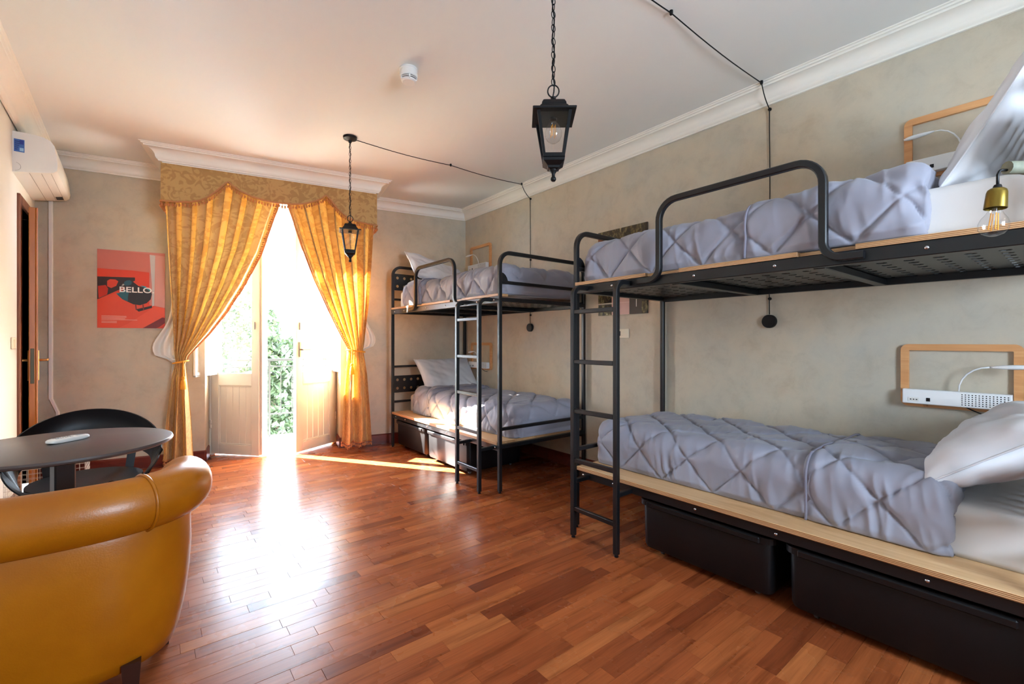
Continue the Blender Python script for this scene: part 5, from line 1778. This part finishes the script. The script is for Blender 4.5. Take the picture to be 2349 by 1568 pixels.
# ---- black shell chair beyond the table
bc = empty('shell_chair', (-.28, 3.50, 0), 'black moulded shell chair with an open back behind the round table', 'chair')
cx_, cy_ = -.278, 3.50
def rim(ph, k_=1.0):
    """tilted oval rim; ph=0 back top, pi = seat front"""
    return np.array([cx_ + .335 * k_ * math.sin(ph), cy_ + .245 * k_ * math.cos(ph) + .0, .575 + .215 * math.cos(ph)])
phs = np.linspace(-PI, PI, 97)
V = []
nb_ = 9
def smooth(x, a, b_):
    t = min(1, max(0, (x - a) / (b_ - a))); return t * t * (3 - 2 * t)
for ph in phs:
    o_ = rim(ph)
    af = abs(ph)
    # width of the shell band measured down its face
    back = 1 - smooth(af, .9, 1.9)
    front = smooth(af, 1.7, 2.6)
    side = 1 - max(back, front)
    for j in range(nb_):
        u_ = j / (nb_ - 1)
        # back: band drops straight down, slightly forward
        pb = o_ + np.array([0, -.035 * u_ + .03 * math.sin(u_ * PI), -.205 * u_])
        # front and sides: dished seat running inwards
        inn = np.array([cx_ + (o_[0] - cx_) * (1 - .46 * u_), cy_ + (o_[1] - cy_) * (1 - .42 * u_), o_[2] - .03 * math.sin(u_ * PI * .5) + .05 * u_])
        ps = o_ + np.array([-np.sign(ph) * .115 * u_, -.01 * u_, -.20 * u_])
        V.append(pb * back + inn * front + ps * side)
V = np.array(V)
nP = len(phs)
th_ = .007
Nn = np.zeros_like(V).reshape(nP, nb_, 3)
G = V.reshape(nP, nb_, 3)
du = np.gradient(G, axis=0); dv = np.gradient(G, axis=1)
Nn = np.cross(du, dv); Nn /= np.maximum(np.linalg.norm(Nn, axis=2, keepdims=True), 1e-9)
V2 = (G - Nn * th_).reshape(-1, 3)
F = grid_faces(nP, nb_)
off_ = nP * nb_
F2 = [tuple(i + off_ for i in f[::-1]) for f in F]
F3 = []
for i in range(nP - 1):
    F3.append((i * nb_, (i + 1) * nb_, (i + 1) * nb_ + off_, i * nb_ + off_))
    F3.append((i * nb_ + nb_ - 1, i * nb_ + nb_ - 1 + off_, (i + 1) * nb_ + nb_ - 1 + off_, (i + 1) * nb_ + nb_ - 1))
obj('shell', np.concatenate([V, V2]), F + F2 + F3, M['blackp'], bc, True, 60)
# seat dish
V = []; nr, na = 8, 40
for r_ in range(nr):
    k_ = r_ / (nr - 1)
    for q in range(na):
        a = 2 * PI * q / na
        V.append((cx_ + .245 * k_ * math.cos(a), cy_ - .02 + .21 * k_ * math.sin(a), .405 + .022 * k_ ** 2 - .012 * k_ * math.sin(a) * -1))
F = [(r_ * na + q, r_ * na + (q + 1) % na, (r_ + 1) * na + (q + 1) % na, (r_ + 1) * na + q) for r_ in range(nr - 1) for q in range(na)]
V = np.array(V); Vb = V - np.array([0, 0, .012]); n0 = len(V)
F = F + [tuple(i + n0 for i in f[::-1]) for f in F] + [((nr - 1) * na + q, (nr - 1) * na + q + n0, (nr - 1) * na + (q + 1) % na + n0, (nr - 1) * na + (q + 1) % na) for q in range(na)]
obj('seat', np.concatenate([V, Vb]), F, M['blackp'], bc, True, 50)
for sx in (-1, 1):
    mb = MB(); mb.hexa([(cx_ + sx * .175 - .02, cy_ + .155, .41), (cx_ + sx * .175 + .02, cy_ + .155, .41), (cx_ + sx * .175 + .02, cy_ + .18, .41), (cx_ + sx * .175 - .02, cy_ + .18, .41),
                        (cx_ + sx * .20 - .022, cy_ + .185, .62), (cx_ + sx * .20 + .022, cy_ + .185, .62), (cx_ + sx * .20 + .022, cy_ + .215, .62), (cx_ + sx * .20 - .022, cy_ + .215, .62)])
    mb.build('back_support', M['blackp'], bc)
    for sy_2, yy in ((1, .17), (-1, -.17)):
        mb = MB(); sweep(mb, [(cx_ + sx * .17, cy_ + yy * .9, .40), (cx_ + sx * .215, cy_ + yy * 1.22, .001)], circ(.017, 10), scale=[1.2, .75])
        mb.build('leg', M['blackp'], bc, True, 50)

# ---- wire basket by the left wall
wb = empty('wire_basket', (-.53, 4.34, 0), 'pale wire mesh basket on the floor behind the black chair', 'basket')
bx0_, bx1_, by0_, by1_, bz0_, bz1_ = -.715, -.345, 4.18, 4.50, .02, .44
mb = MB()
def wire(a, b_, r=.0009): sweep(mb, [a, b_], circ(r, 4))
nxx, nyy, nz3 = 14, 12, 14
for i in range(nxx + 1):
    x = bx0_ + (bx1_ - bx0_) * i / nxx
    for y_ in (by0_, by1_): wire((x, y_, bz0_), (x, y_, bz1_))
    wire((x, by0_, bz0_), (x, by1_, bz0_))
for i in range(nyy + 1):
    y_ = by0_ + (by1_ - by0_) * i / nyy
    for x in (bx0_, bx1_): wire((x, y_, bz0_), (x, y_, bz1_))
    wire((bx0_, y_, bz0_), (bx1_, y_, bz0_))
for i in range(nz3 + 1):
    z = bz0_ + (bz1_ - bz0_) * i / nz3
    for y_ in (by0_, by1_): wire((bx0_, y_, z), (bx1_, y_, z))
    for x in (bx0_, bx1_): wire((x, by0_, z), (x, by1_, z))
o = mb.build('mesh', M['wire'], wb); o['kind'] = 'stuff'
mb = MB(); sweep(mb, [(bx0_, by0_, bz1_), (bx1_, by0_, bz1_), (bx1_, by1_, bz1_), (bx0_, by1_, bz1_)], circ(.003, 6), closed=True); mb.build('rim', M['wire'], wb)
for x in (bx0_ + .03, bx1_ - .03):
    for y_ in (by0_ + .03, by1_ - .03):
        mb = MB(); lathe(mb, [(0, .0005), (.008, .0005), (.008, .02), (0, .02)], x, y_, 8); mb.build('foot', M['wire'], wb)

# ---- floor lamp with a bare bulb at the right edge
Fv = np.array([math.sin(YAW), math.cos(YAW)]); Rv = np.array([math.cos(YAW), -math.sin(YAW)])
def cp(d, l): q = (Fv * d + Rv * l) * 1.36; return q
b0 = cp(.87, .927)
fl_ = empty('floor_lamp', (*cp(.86, 1.10), 0), 'bare filament bulb in a brass holder hanging from a grey-green curved tube', 'lamp')
pole = cp(.86, 1.10)
mb = MB(); lathe(mb, [(0, .001), (.13, .001), (.13, .018), (.02, .026), (0, .026)], pole[0], pole[1], 28); mb.build('base', M['tube'], fl_, True, 30)
LZ = 1.60
armp = [(*pole, .02), (*pole, .8), (*pole, LZ - .20), (*cp(.86, 1.095), LZ - .08), (*cp(.863, 1.06), LZ + .005), (*cp(.866, 1.015), LZ + .040), (*cp(.868, .972), LZ + .050), (*cp(.869, .945), LZ + .050)]
armp = np.array(armp)
mb = MB(); sweep(mb, fillet(armp, .04, 4), circ(.0165, 12)); mb.build('arm', M['tube'], fl_, True, 50)
mb = MB(); cordp = [(*cp(.869, .947), LZ + .044), (*cp(.87, .933), LZ + .044), (*cp(.87, .9285), LZ + .032), (*cp(.87, .9285), LZ)]
sweep(mb, fillet(cordp, .006, 5), circ(.0032, 8)); mb.build('cord', M['blackp'], fl_, True)
tilt = Matrix.Rotation(math.radians(6), 3, Vector((*Fv, 0)))
def TB(x, y_, z):
    v = tilt @ Vector((x, y_, z))
    return (b0[0] + Rv[0] * .0015 + v.x, b0[1] + Rv[1] * .0015 + v.y, LZ + v.z)
mb = MB(); lathe(mb, [(0, .006), (.007, .006), (.0085, .002), (.0095, -.004), (0, -.004)], 0, 0, 14, T=TB); mb.build('cord_grip', M['blackp'], fl_, True, 40)
mb = MB(); lathe(mb, [(.004, -.003), (.014, -.004), (.0185, -.008), (.0205, -.015), (.0215, -.035), (.0225, -.056), (.0215, -.056), (.019, -.03), (.004, -.02)], 0, 0, 30, T=TB); mb.build('bulb_holder', M['brass'], fl_, True, 50)
mb = MB(); lathe(mb, [(.013, -.050), (.0135, -.062), (.018, -.072), (.026, -.084), (.030, -.097), (.0285, -.111), (.021, -.122), (.010, -.127), (0, -.128)], 0, 0, 30, T=TB); bl = mb.build('bulb', M['bulb'], fl_, True)
mb = MB()
for q in range(4):
    a = q * PI / 2 + .5
    p0_ = TB(.007 * math.cos(a), .007 * math.sin(a), -.068); p1_ = TB(.0095 * math.cos(a), .0095 * math.sin(a), -.112)
    sweep(mb, [p0_, p1_], circ(.0013, 6))
mb.build('filament', M['filament'], bl)
mb = MB(); lathe(mb, [(.006, -.052), (.004, -.066), (.0022, -.075), (.0022, -.113), (0, -.114)], 0, 0, 10, T=TB); mb.build('glass_stem', M['bulb'], bl, True)
